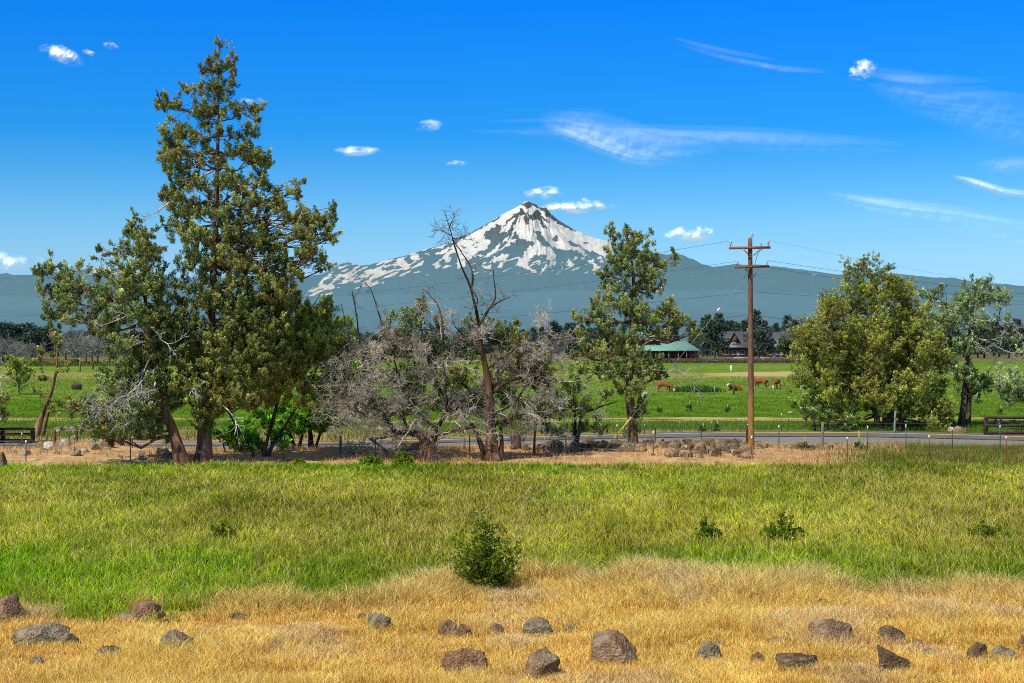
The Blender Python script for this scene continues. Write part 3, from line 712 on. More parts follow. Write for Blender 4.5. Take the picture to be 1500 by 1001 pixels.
tree('juniper_tree', 'slim full juniper with curved right limb standing behind the guy wire', 'tree', 76,
     [[(929,664,6.5),(927,630,7.5),(924,600,8.5),(922,560,8.5),(925,500,7.5),(928,440,5.5),(926,390,3.5),(916,340,1.2)]],
     [(890,344,5,10),(900,352,7,12),(918,342,6,12),(936,346,6,12),(950,346,5,10),(925,367,26,13),(900,377,13,13),(946,377,11,13),(960,382,7,6),(990,378,4,10),(972,391,13,6),(915,395,25,11),(950,405,19,11),(888,406,12,9),(910,425,30,11),(955,425,17,9),(972,423,5,4),(883,445,18,13),(920,450,31,15),(878,470,22,13),(848,466,8,9),(940,470,27,13),(975,456,18,11),(980,470,20,13),(1000,477,14,10),(1014,492,13,6),(905,495,31,15),(853,490,11,13),(870,515,23,15),(920,520,27,15),(960,495,17,11),(900,545,31,13),(935,545,25,13),(850,540,12,9),(968,546,13,8),(978,552,9,5),(920,570,22,12),(955,530,15,8),(840,522,7,5),(930,612,10,22),(920,637,14,9),(941,596,9,11)],
     'mix', GT, seed=12, bark=(.17,.11,.08), gaps=.33, up=1.0, dead=[(925,565,1036,546,1.0,2),(930,520,960,492,1.1,1),(935,545,1000,545,.8,2),(928,500,975,470,1.6,1)])
tree('juniper_tree', 'large round cauliflower-shaped juniper across the road on the right', 'tree', 95,
     [[(1303,634,9),(1302,610,9),(1305,570,8),(1300,500,7),(1290,440,4),(1272,398,1.2)],[(1288,634,5),(1280,600,5),(1255,550,5),(1225,500,3)],[(1312,634,5),(1330,590,5),(1340,520,4),(1330,450,2)]],
     [(1262,394,8,8),(1277,402,11,9),(1245,414,11,11),(1270,427,20,13),(1301,405,4,10),(1308,422,11,13),(1325,434,11,13),(1208,447,11,11),(1215,467,17,13),(1250,452,22,14),(1295,442,18,16),(1330,457,16,16),(1190,492,19,19),(1225,492,26,18),(1265,482,26,20),(1310,477,28,20),(1345,482,18,18),(1190,525,23,19),(1230,530,30,24),(1280,520,32,24),(1325,520,28,24),(1360,512,20,18),(1175,550,10,17),(1205,565,25,19),(1250,575,31,21),(1300,560,32,24),(1345,555,28,22),(1376,540,11,14),(1188,596,15,11),(1230,605,22,14),(1280,592,24,14),(1342,600,22,16),(1370,592,18,14),(1377,615,13,10),(1210,612,16,10),(1350,622,16,8)],
     'yellow', GT, seed=15, tl=.34, tr=.12, leaf=.075, m=40, clump=.50, per=20, dens=.165, bark=(.16,.10,.07), gaps=.27, spread=.55, up=.6)
tree('juniper_tree', 'open grey-green juniper with tall forked trunk at far right across the road', 'tree', 97,
     [[(1407,636,6),(1411,600,6),(1414,560,5),(1420,500,5),(1425,450,4),(1432,416,1.5)],[(1417,634,4.5),(1420,600,4.5),(1418,570,4)],[(1420,500,3),(1455,480,2.4),(1495,492,1.5)]],
     [(1424,418,8,8),(1446,421,11,8),(1462,437,9,10),(1420,440,18,12),(1400,452,19,12),(1450,441,17,8),(1363,436,13,10),(1385,470,23,15),(1420,475,19,13),(1375,500,23,17),(1405,510,21,16),(1385,535,19,12),(1491,496,14,9),(1473,470,5,5),(1420,555,23,15),(1440,566,16,12),(1430,580,21,10),(1448,500,10,10)],
     'blue', GT, seed=18, tl=.34, tr=.10, leaf=.075, m=36, clump=.28, per=9, dens=.15, bark=(.14,.10,.08), gaps=.27, dead=[(1420,480,1450,520,1.4,3),(1424,490,1480,530,1.4,3),(1422,470,1470,500,1.3,2)])
tree('juniper_tree', 'grey-green juniper boughs poking in at the right edge above the rail fence', 'tree', 92,
     [[(1545,633,8),(1540,600,7),(1530,560,6),(1525,500,3)],[(1530,575,4),(1500,575,3),(1475,572,2)]],
     [(1480,562,15,17),(1496,582,12,12),(1474,586,13,8),(1468,570,9,12),(1510,560,18,20),(1530,530,24,24),(1540,575,24,18),(1560,550,24,24),(1535,490,18,20)],
     'blue', GT, seed=19, tl=.34, tr=.10, leaf=.075, clump=.28, per=9, bark=(.2,.15,.11))
tree('juniper_tree', 'thin-crowned scraggly juniper pair in front of the road left of the guy wire', 'tree', 71.5,
     [[(843,668,2.6),(843,640,2.6),(842,600,3),(838,560,2)],[(782,668,2.2),(784,630,2.2),(790,590,1.6)],[(842,610,2.2),(880,596,1.8),(905,588,1)]],
     [(830,590,34,15),(800,612,25,10),(862,602,25,12),(840,562,20,12),(885,580,12,10),(812,632,22,6),(872,627,18,8),(800,575,16,10),(848,632,14,7)],
     'mix', GT, seed=22, dens=.11, bark=(.10,.075,.055), gaps=.38, dead=[(800,600,840,640,1.3,3),(800,600,770,640,1.3,3),(842,600,880,600,1.2,2),(820,560,860,555,1.2,2)])
tree('juniper_tree', 'slender leaning young juniper behind the left rail fence', 'tree', 87,
     [[(50,648,5.5),(57,622,5),(66,598,4.2),(76,572,3.6),(83,540,3),(84,505,1.5)],[(62,608,2),(95,600,1.5),(125,604,1)]],
     [(75,500,17,11),(92,517,11,12),(63,527,14,11),(85,537,14,12),(58,550,7,10),(68,490,10,6),(75,517,14,10),(58,575,5,10),(95,598,14,7),(78,592,9,8),(115,603,12,6)],
     'yellow', GT, seed=25, dens=0.032, bark=(.30,.18,.11), gaps=.18, leaf=.10)
tree('juniper_tree', 'small round juniper alone in the left pasture', 'tree', gd(578),
     [[(28,578.3,2),(27.5,565,1.8),(27,550,1.2)]],
     [(24,534,9,7),(29,545,12,9),(20,548,8,7),(37,552,8,8),(29,557,12,6)],
     'yellow', GT, seed=27, dens=.30, m=26, tl=.5, tr=.22, leaf=.14, clump=.5, bark=(.36,.25,.16), gaps=.25)
tree('juniper_tree', 'juniper boughs with reddish dead tips cut by the left edge', 'tree', 80,
     [[(-35,652,7),(-33,610,6),(-30,560,4),(-28,520,2)],[(-33,600,3),(-10,600,2),(8,598,1)]],
     [(2,588,8,12),(-4,612,14,8),(8,603,8,6),(-15,575,16,16),(-30,545,20,20),(-40,590,22,18),(-30,515,14,16)],
     'mix', GT, seed=29, bark=(.22,.15,.1), dead=[(-10,560,10,540,1.2,2),(0,612,18,612,1.2,1)])

# deciduous shrubs
GD = 'bright green leafy shrubs in the tree line'
tree('leafy_shrub', 'bright green leafy shrub under the yellowish juniper beside the tall trunk', 'shrub', 73,
     [[(385,668,2),(383,655,2),(376,640,1.5)],[(391,668,2),(398,650,1.6),(404,640,1)],[(330,664,2),(328,655,1.6),(326,645,1)]],
     [(372,632,24,14),(395,648,22,11),(345,640,18,14),(330,638,12,12),(360,654,18,9),(412,636,18,14),(385,615,20,12)], 'bright', GD, seed=31, tl=.4, tr=.26, leaf=.16, m=20, dens=0.038, gaps=.3, bark=BARK_DARK, material=M_BROADLEAF, wide=.34)
tree('leafy_shrub', 'bright green vase-shaped shrub with many dark stems', 'shrub', 76,
     [[(433,664,4),(428,645,4),(420,625,3),(415,605,2)],[(436,664,4),(442,640,3),(446,615,2)],[(456,664,5.5),(455,640,5),(452,615,3)],[(460,664,4),(466,645,3),(474,620,2)],[(430,660,3),(410,650,2.4),(395,648,1.6)]],
     [(428,616,26,15),(468,616,24,14),(408,606,20,14),(448,602,26,17),(492,620,14,10),(440,632,22,8),(480,600,16,14)], 'bright', GD, seed=33, tl=.42, tr=.26, leaf=.17, m=20, dens=0.035, gaps=.3, bark=BARK_DARK, material=M_BROADLEAF, wide=.34)
tree('willow_tree', 'lime green willow showing behind the dead grey branches', 'tree', 110,
     [[(490,612,5),(490,560,5),(487,510,3),(482,470,1.5)]],
     [(476,468,10,16),(500,478,16,14),(520,500,20,18),(490,505,24,22),(540,520,14,20),(505,540,28,22),(470,520,16,20),(530,560,22,18)], 'lime', GD, seed=35, tl=.7, tr=.3, leaf=.24, m=18, dens=0.035, gaps=.3, bark=(.2,.17,.12), material=M_BROADLEAF, up=.9)
tree('leafy_shrub', 'round green shrub in front of the large round juniper', 'shrub', 92.8,
     [[(1318,636,2),(1318,615,2),(1320,595,1.5)],[(1330,636,1.6),(1332,615,1.6)]],
     [(1318,570,18,12),(1305,585,13,12),(1335,582,14,13),(1320,592,22,12),(1312,608,14,9),(1330,612,12,8)], 'yellow', GD, seed=37, tl=.4, tr=.28, leaf=.15, m=24, dens=0.044, gaps=.25, bark=BARK_DARK)
tree('leafy_shrub', 'low grey-green shrub at the left foot of the large round juniper', 'shrub', 92,
     [[(1194,636,1.8),(1193,620,1.8),(1190,605,1.4)],[(1194,634,1.6),(1214,628,1.6),(1236,618,1.4)]],
     [(1190,608,14,12),(1210,616,12,9),(1180,604,8,8),(1228,616,13,9),(1245,622,12,9)], 'mix', GD, seed=38, tl=.4, tr=.24, leaf=.13, m=24, dens=0.038, gaps=.35, bark=BARK_DARK)

# ------------------------------------------------------------------ the two half-dead junipers
def dead_tree(label, d, trunks, arms, blobs, seed, seeds_n, twiglen, pal='mix'):
    rng = np.random.default_rng(seed); s = d / F
    base = W(trunks[0][0][0], trunks[0][0][1], d); base[2] = 0
    root = empty('dead_juniper', base, label, 'dead tree', 'half-dead junipers with grey twigs')
    tb = MB(); wb = MB(); cb = MB(); TP = []; TR = []; tops = []
    for ti, t in enumerate(trunks):
        P, R = px_path(t, d, rng, 0)
        R = R * np.interp(np.linspace(0, 1, len(R)), [0, .2, .4, .6, 1], [1, .85, .6, .45, .5])
        if t[0][1] > 660:
            P[0][2] = min(P[0][2], -.1); R = R * (1 + .35 * np.exp(-np.linspace(0, 8, len(R))))
        hh = np.linspace(0, 1, len(P))[:, None]
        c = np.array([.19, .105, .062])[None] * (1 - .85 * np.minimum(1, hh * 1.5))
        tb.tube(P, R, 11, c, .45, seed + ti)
    for a in arms:
        dep = a[0]; P, R = px_path(a[1], d, rng, dep)
        P = P + np.cumsum(rng.normal(size=P.shape) * .012, 0); tb.tube(P, R * .62, 7, np.array([.085, .062, .048]), .3, seed)
        R = R * .62; up_ = P[:, 2] < W(0, 470, d)[2] - rng.random(len(P)) * .8
        tops.append((P, R))
        if up_.sum() > 3: TP.append(P[up_][2:]); TR.append(R[up_][2:])
    P = np.vstack(TP); R = np.concatenate(TR)
    pale = np.array(TWIG_GREY)
    for k in range(seeds_n):
        i = rng.integers(len(P))
        dv = norm(rng.normal(size=3) * np.array([1, .8, .8]) + np.array([0, .25, .0]))
        grow(wb, P[i], dv, twiglen * (.5 + .8 * rng.random()), min(R[i] * .5, .035), 3, rng, pale * (.55 + .6 * rng.random()), 5, .02, .13, 4, .60, .006)
    for P_, R_ in tops:
        for k in range(16):
            i = rng.integers(len(P_)); grow(wb, P_[i], norm(rng.normal(size=3) + np.array([0, 0, .3])), .3 + .6 * rng.random(), .013, 1, rng, pale * (.25 + .4 * rng.random()), 3, .0, .25, 3, .55, .008)
    for b in blobs:
        cx, cy, rx, ry = b[:4]; n = max(5, int(pi * rx * ry * .05)); q = norm(rng.normal(size=(n, 3))) * (rng.random(n) ** .45)[:, None]
        cen = W(cx, cy, d + rng.normal() * .6 + 1.0); pos = cen + q * np.array([rx * s, max(rx, 18) * s, ry * s])
        ax = norm(q * .7 + np.array([0, 0, .85]) + rng.normal(size=(n, 3)) * .3); sc_ = .6 + .6 * rng.random(n)
        pp = np.array(GREENS[b[4] if len(b) > 4 else pal]) * 2.3; col = pp[rng.integers(0, len(pp), n)]
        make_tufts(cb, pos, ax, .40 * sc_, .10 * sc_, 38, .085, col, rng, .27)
        dist = np.linalg.norm(P - cen, axis=1); i = int(np.argmin(dist))
        limb(tb, P[i], cen, .04, .02, rng, np.array([.12, .09, .07]), 4, 6, .12)
        for p in pos[:8]: limb(tb, cen, p, .018, .009, rng, np.array([.2, .15, .11]), 3, 4, .1)
    tb.build('trunk', M_BARK, root, smooth=True); wb.build('dead_branch', M_TWIG, root); cb.build('crown', M_LEAF, root)
    return root
dead_tree('grey half-dead juniper with short stout trunk and limb sweeping left', 67.6,
    [[(628,676,11),(627,660,11),(622,645,11),(612,636,9),(598,635,8),(582,632,7),(570,622,6)], [(630,676,8),(636,650,7),(640,630,6),(655,600,5)]],
    [(.12,[(612,637,8),(582,632,6.5),(568,618,5.5),(552,600,4),(540,575,3),(528,520,2.2),(520,455,1.4),(515,425,.8)]), (.15,[(560,608,4),(530,605,3),(510,595,2),(508,585,1)]), (.1,[(545,585,3),(520,540,2.2),(508,490,1.6),(498,445,.9)]),
     (.15,[(655,605,4.5),(640,560,4),(625,510,3),(618,460,2),(622,430,1)]), (.2,[(640,630,4),(600,590,3),(580,540,2.4),(560,480,1.8),(545,430,1.2),(532,414,.6)]), (.2,[(655,600,4),(650,540,3),(648,470,2),(636,440,1.4),(618,422,.7)]), (.2,[(630,640,5),(670,630,4),(690,626,3)]), (.25,[(600,635,4),(590,600,3),(610,560,2.4)])],
    [(602,468,14,18),(621,455,7,17),(582,490,15,13),(592,520,20,14),(572,468,8,8),(560,520,14,14,'olive'),(575,555,16,12,'olive'),(618,500,12,12),(540,560,12,14,'olive'),(640,480,10,14),(655,560,18,20),(610,590,16,14),(690,600,18,14),(545,520,24,24),(600,560,30,24),(650,520,24,24),(580,600,30,14),(660,600,26,16),(530,590,20,16)], 41, 125, 1.12)
dead_tree('half-dead juniper with split trunk and tall bare snag rising before the mountain', 68.2,
    [[(724,676,10),(720,655,9),(719,625,8),(717,585,7),(712,540,6),(704,500,5),(700,470,4.6),(694,440,4),(687,415,3.2),(676,390,2.5),(666,360,2),(659,335,1.5),(651,310,.8)], [(714,676,7),(706,655,6.5),(698,635,5.5),(690,620,4.5)], [(731,676,6),(735,650,5.5),(733,625,5)]],
    [(.05,[(690,425,3),(693,408,2.4),(690,392,1.9),(680,375,1.5),(668,358,1)]), (.05,[(702,475,3.2),(718,452,2.4),(727,432,1.8),(724,400,1.2),(722,392,.6)]), (.08,[(718,452,2),(735,442,1.4),(748,437,.8)]), (.08,[(688,420,2),(700,440,1.5),(690,452,1)]), (.05,[(661,345,1.3),(645,338,.9),(632,340,.5)]), (.05,[(658,332,1.2),(664,318,.8),(661,310,.5)]), (.05,[(663,350,1),(675,348,.7),(684,340,.4)]),
     (.2,[(716,580,5),(745,560,4),(775,550,3),(800,545,1.5)]), (.2,[(717,600,5),(690,570,4),(660,555,3),(640,520,1.6)]), (.25,[(719,625,5),(755,610,4),(790,606,2.4),(815,615,1.2)]), (.2,[(712,540,4),(740,520,3),(770,500,2),(810,495,1.4),(840,490,.8)]), (.2,[(708,520,3.5),(690,500,2.6),(670,480,1.8),(665,470,1)]), (.25,[(719,620,5),(685,600,4),(655,605,3)]), (.25,[(717,590,4),(730,540,3),(735,500,2)]), (.3,[(719,610,4),(760,580,3),(780,530,2)])],
    [(735,488,12,14,'olive'),(755,486,9,12,'olive'),(764,500,14,10,'olive'),(780,522,17,12,'olive'),(770,560,24,16,'olive'),(750,592,24,11,'olive'),(800,562,14,16,'olive'),(690,478,12,8,'olive'),(740,540,20,16,'olive'),(715,478,8,8,'olive'),(790,590,16,10,'olive'),(690,530,14,12),(745,620,22,8,'olive'),(770,615,16,8,'olive'),(675,560,22,20,'olive'),(700,600,22,14,'olive'),(790,545,22,20,'olive'),(725,570,22,20,'olive'),(760,530,26,18,'olive')], 43, 84, 1.1)

# ------------------------------------------------------------------ grass
def blades(mb, x, y, h, w, c0, c1, rng, lean=.35, z=None):
    n = len(x)
    if z is None: z = np.zeros(n)
    yaw = rng.random(n) * 2 * pi; la = rng.random(n) * 2 * pi; ll = h * lean * rng.random(n) ** .7
    wv = np.stack([np.cos(yaw), np.sin(yaw), 0 * yaw], -1) * w[:, None] * .5
    lv = np.stack([np.cos(la) * ll, np.sin(la) * ll, 0 * la], -1)
    b = np.stack([x, y, z - .02], -1)
    up = np.zeros((n, 3)); up[:, 2] = h
    m = b + up * .55 + lv * .35; t = b + up + lv
    V = np.stack([b - wv, b + wv, m + wv * .8, m - wv * .8, t], 1)
    i = np.arange(n) * 5
    Q = np.stack([i, i + 1, i + 2, i + 3], -1); T = np.stack([i + 3, i + 2, i + 4], -1)
    cm = c0 * .45 + c1 * .55
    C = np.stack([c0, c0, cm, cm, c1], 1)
    mb.add(V.reshape(-1, 3), Q, T, C.reshape(-1, 3))

def scatter(n, y0, y1, rng, p=1.0, margin=1.22):
    """points in the visible wedge; p<0 favours the near side"""
    u = rng.random(n); k = p + 2
    y = (y0 ** k + u * (y1 ** k - y0 ** k)) ** (1 / k) if abs(k) > 1e-6 else y0 * (y1 / y0) ** u
    x = (rng.random(n) - .5) * (1500 / F) * y * margin + (rng.random(n) - .5) * 9
    return x, y

def edge_y(x, y):
    """where green field turns to dry grass (distance), by image column"""
    px = CX + x * F / y
    return np.interp(px, [-200, 0, 250, 500, 600, 700, 800, 1000, 1200, 1350, 1500, 1700], [30.4, 30.6, 30.6, 31.2, 32.0, 33.6, 34.2, 33.6, 33.2, 32.2, 31.6, 31.4]) + (fbm(x * .55, y * .45, 0, 5, 77) - .5) * 5.0

def clumps(x, y, per, rad, rng):
    """turn clump centres into blade roots; returns roots, outward unit vectors and the clump index"""
    n = len(x); idx = np.repeat(np.arange(n), per); m = len(idx)
    a = rng.random(m) * 2 * pi; r = np.sqrt(rng.random(m)) * rad[idx]
    return x[idx] + np.cos(a) * r, y[idx] + np.sin(a) * r, np.stack([np.cos(a), np.sin(a)], -1) * (r / rad[idx])[:, None], idx

def blades2(mb, x, y, h, w, c0, c1, rng, dirv, lean, z=None):
    """blades that bend outward from their clump"""
    n = len(x)
    if z is None: z = np.zeros(n)
    yaw = rng.random(n) * 2 * pi; ll = h * lean * (.3 + .9 * rng.random(n))
    wv = np.stack([np.cos(yaw), np.sin(yaw) * .5, 0 * yaw], -1) * w[:, None] * .5
    dj = dirv + rng.normal(size=(n, 2)) * .45
    lv = np.concatenate([dj * ll[:, None], np.zeros((n, 1))], 1)
    b = np.stack([x, y, z - .02], -1); up = np.zeros((n, 3)); up[:, 2] = h
    m = b + up * .6 + lv * .35; t = b + up * (1 - .25 * rng.random((n, 1))) + lv
    V = np.stack([b - wv, b + wv, m + wv * .8, m - wv * .8, t], 1); i = np.arange(n) * 5
    cm = c0 * .4 + c1 * .6
    mb.add(V.reshape(-1, 3), np.stack([i, i + 1, i + 2, i + 3], -1), np.stack([i + 3, i + 2, i + 4], -1), np.stack([c0, c0, cm, cm, c1], 1).reshape(-1, 3))

rng = np.random.default_rng(101)
mb = MB(); n = 47000
x, y = scatter(n, 29.0, 64.5, rng, -1.35)
e = edge_y(x, y); keep = y > e + rng.normal(size=n) * .45
x, y = x[keep], y[keep]; nc = len(x)
px = CX + x * F / y
cr_ = rng.random(nc); tall_c = .55 + .9 * rng.random(nc) ** 1.5
big = fbm(x * .10, y * .075, 0, 4, 85); fine = fbm(x * .7, y * .35, 0, 3, 87)
yel_c = np.interp(y, [29, 32, 35, 37, 39.5, 43, 52, 58, 61, 63, 65], [.30, .20, .10, .22, .56, .76, .78, .70, .50, .18, .06]) + (big - .5) * 1.2 + (fine - .5) * .9 + (cr_ - .5) * .35 + .12 * sstep(900, 1500, px) * sstep(40, 55, y)
dk_c = np.maximum(.8 * sstep(.58, .72, fbm(x * .32, y * .16, 5, 4, 91)), (rng.random(nc) < .12) * .9) * .85
bx, by, dv, ix = clumps(x, y, 9, .10 + .16 * rng.random(nc) * (y / 45), rng)
yel = np.clip(yel_c[ix], 0, 1)[:, None]; n = len(bx); dk = dk_c[ix][:, None]
g0 = np.array([.05, .13, .002]); g1_ = np.array([.22, .44, .006]); y0_ = np.array([.13, .16, .004]); y1_ = np.array([.70, .62, .05])  # dark root colours paint in the shaded gaps between blades
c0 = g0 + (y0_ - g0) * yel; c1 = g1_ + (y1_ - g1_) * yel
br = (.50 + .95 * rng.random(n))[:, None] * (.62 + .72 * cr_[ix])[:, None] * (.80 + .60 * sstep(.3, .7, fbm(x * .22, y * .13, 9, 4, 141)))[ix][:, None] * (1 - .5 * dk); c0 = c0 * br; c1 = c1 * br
straw = rng.random(n) < (.04 + .26 * yel[:, 0]) * (1 - dk[:, 0])
c1[straw] = np.array([.92, .76, .26]) * (.65 + .5 * rng.random((straw.sum(), 1))); c0[straw] = c0[straw] * .5 + np.array([.22, .19, .05])
h = (.17 + .24 * tall_c[ix] * (.6 + .5 * rng.random(n))) * np.where(straw, 1.22, 1.0) * (1 + .3 * dk[:, 0])
w = .0135 * (by / 31) * (.7 + .7 * rng.random(n)) * np.where(straw, .75, 1.2)
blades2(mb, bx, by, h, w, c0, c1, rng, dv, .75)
tag(mb.build('grass', M_GRASS), 'tall green and yellow-green meadow grass filling the field', 'grass', kind='stuff')

# dry golden grass in front
mb = MB(); n = 82000
x, y = scatter(n, 21.0, 37.5, rng, -.9)
e = edge_y(x, y); keep = y < e + np.abs(rng.normal(size=n)) * .8 - .2
x, y, e = x[keep], y[keep], e[keep]; nc = len(x); px = CX + x * F / y
near_edge = np.exp(-((e - y) / 1.5) ** 2) * (.35 + .65 * sstep(350, 700, px))
big = fbm(x * .35, y * .35, 0, 4, 95); fine = fbm(x * 1.3, y * 1.0, 0, 3, 97); cr_ = rng.random(nc)
hc = (.085 + .20 * sstep(.3, .75, big)) * (.30 + .70 * sstep(.30, .48, fbm(x * .9, y * .9, 11, 3, 131))) + .12 * fine + .40 * near_edge * sstep(.3, .65, fbm(x * .6, y * .2, 3, 3, 99) + .12)
f_c = np.clip(near_edge * .4 + sstep(.55, .75, fbm(x * .5, y * .5, 7, 3, 93)) * .75 + (cr_ - .6) * .5, 0, 1)
bx, by, dv, ix = clumps(x, y, 9, .05 + .11 * rng.random(nc), rng); n = len(bx)
h = hc[ix] * (.5 + .75 * rng.random(n))
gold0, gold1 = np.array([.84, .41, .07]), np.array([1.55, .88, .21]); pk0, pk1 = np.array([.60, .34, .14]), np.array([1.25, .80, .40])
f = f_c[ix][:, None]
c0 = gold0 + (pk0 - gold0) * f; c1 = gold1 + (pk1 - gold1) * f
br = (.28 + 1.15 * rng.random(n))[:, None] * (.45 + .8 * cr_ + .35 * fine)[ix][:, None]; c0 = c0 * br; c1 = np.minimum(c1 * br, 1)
gr = rng.random(n) < (.012 + .15 * np.exp(-((e - y) / 1.0) ** 2))[ix]; c1[gr] = np.array([.26, .30, .09]); c0[gr] = np.array([.12, .15, .04])
w = .0075 * (by / 26) * (.6 + .8 * rng.random(n))
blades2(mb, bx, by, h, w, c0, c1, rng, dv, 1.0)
tag(mb.build('dry_grass', M_GRASS), 'golden dry grass around the foreground rocks', 'dry grass', kind='stuff')

# verge and roadside grass
mb = MB(); n = 150000
x, y = scatter(n, 61.5, 80.0, rng, -.6)
px = CX + x * F / y
patch = fbm(x * .4, y * .5, 0, 3, 111)
onroad = y > np.interp(px, RX, [gd(v) for v in R_NEAR]) - .2
right = sstep(1150, 1300, px)
keep = (~onroad) & (rng.random(n) < np.clip(sstep(.44, .62, patch) + .75 * right + .10, 0, 1) * np.where((px > 790) & (px < 1112), .5, 1) * np.where(px < 560, .5, 1))
x, y, px, right = x[keep], y[keep], px[keep], right[keep]; n = len(x)
h = (.07 + .22 * rng.random(n) ** 1.5 + .2 * sstep(.5, .7, fbm(x * .5, y * .5, 4, 3, 113)) * rng.random(n)) * (1 + .4 * right); w = .022 * (.6 + .8 * rng.random(n))
gm = np.clip(right * 1.1 * (1 - .5 * sstep(69, 76, y) * (px < 1330)) - .08 + .5 * (px < 420) * sstep(73, 75, y), 0, 1)
isg = rng.random(n) < gm
c0 = np.where(isg[:, None], np.array([.07, .10, .012]), np.array([.50, .29, .10])); c1 = np.where(isg[:, None], np.array([.22, .25, .035]), np.array([.88, .58, .26]))
br = (.6 + .7 * rng.random(n))[:, None]
blades(mb, x, y, h, w, c0 * br, c1 * br, rng, .5, verge_h(x, y))
tag(mb.build('verge_grass', M_GRASS), 'dry tan and olive grass on the road verge', 'verge grass', kind='stuff')

# pasture grass beyond the road
mb = MB(); n = 130000
x, y = scatter(n, 83, 240, rng, -1.9)
px = CX + x * F / y
far = np.interp(px, RX, [gd(v) for v in R_FAR])
keep = (y > far + .4) & ((y < far + 10) | (rng.random(n) < .75))
x, y, px, far = x[keep], y[keep], px[keep], far[keep]; n = len(x)
road_weeds = sstep(far + 11, far + 2, y)
py = CY + CAMH * F / y
tanm = ((np.abs(py - 613.5) < 2.2) & (px > 860)) | ((np.abs(py - 549) < 4) & (px > 1030))
yel = np.clip(np.interp(y, [83, 100, 112, 140, 155, 200, 240], [.28, .3, .06, .12, .45, .5, .5]) + (fbm(x * .05, y * .06, 0, 4, 121) - .5) * 1.0, 0, 1)[:, None]
c0 = np.array([.04, .11, .008]) + (np.array([.11, .13, .02]) - np.array([.04, .11, .008])) * yel
c1 = np.array([.125, .24, .014]) + (np.array([.29, .28, .05]) - np.array([.125, .24, .014])) * yel
c0[tanm] = (.36, .25, .10); c1[tanm] = (.55, .42, .19)
br = (.65 + .7 * rng.random(n))[:, None]
h = np.where(tanm, .06, .10 + .12 * rng.random(n) + .3 * road_weeds * rng.random(n)); w = .03 * (y / 90) * (.6 + .8 * rng.random(n))
blades(mb, x, y, h, w, c0 * br, c1 * br, rng, .6)
tag(mb.build('pasture_grass', M_GRASS), 'bright green pasture grass beyond the road', 'pasture grass', kind='stuff')

# ------------------------------------------------------------------ rocks
import bmesh
_bm = bmesh.new(); bmesh.ops.create_icosphere(_bm, subdivisions=4, radius=1.0)
ICO_V = np.array([v.co[:] for v in _bm.verts]); ICO_F = np.array([[v.index for v in f.verts] for f in _bm.faces]); _bm.free()
_bm = bmesh.new(); bmesh.ops.create_icosphere(_bm, subdivisions=3, radius=1.0)
ICO3_V = np.array([v.co[:] for v in _bm.verts]); ICO3_F = np.array([[v.index for v in f.verts] for f in _bm.faces]); _bm.free()

def rock_mesh(mb, cen, sx, sy, sz, seed, col, box=0.0, tilt=0.0, lo=False):
    rng = np.random.default_rng(seed)
    V = (ICO3_V if lo else ICO_V).copy(); Fc = ICO3_F if lo else ICO_F
    if box:  # blocky
        V = V / np.maximum(np.abs(V).max(1, keepdims=True), 1e-6) * box + V * (1 - box)
    for k in range(11):
        nrm = norm(rng.normal(size=3) * np.array([1, 1, .8])); t = .60 + .30 * rng.random()
        dd = V @ nrm; ex = np.maximum(dd - t, 0); V = V - nrm * ex[:, None] * .98
    f = 1 + (fbm(V[:, 0] * 1.7 + seed, V[:, 1] * 1.7, V[:, 2] * 1.7, 4, seed) - .5) * .30 + (fbm(V[:, 0] * 5, V[:, 1] * 5 + seed, V[:, 2] * 5, 4, seed) - .5) * .20
    V = V * f[:, None]
    V[:, :2] *= (1 + .18 * np.clip(-V[:, 2:3], -.2, 1))
    V = V / np.abs(V).max(0); V[:, 2] /= V[:, 2].max()
    if tilt: V[:, 2] += V[:, 0] * tilt; V[:, 2] /= np.abs(V[:, 2]).max()
    V = V * np.array([sx, sy, sz])
    c = np.array(col)[None] * (.75 + .5 * fbm(V[:, 0] * 5 / sx * .4, V[:, 1] * 3, V[:, 2] * 5, 3, seed + 9))[:, None]
    mb.add(V + np.array(cen), None, Fc, c)

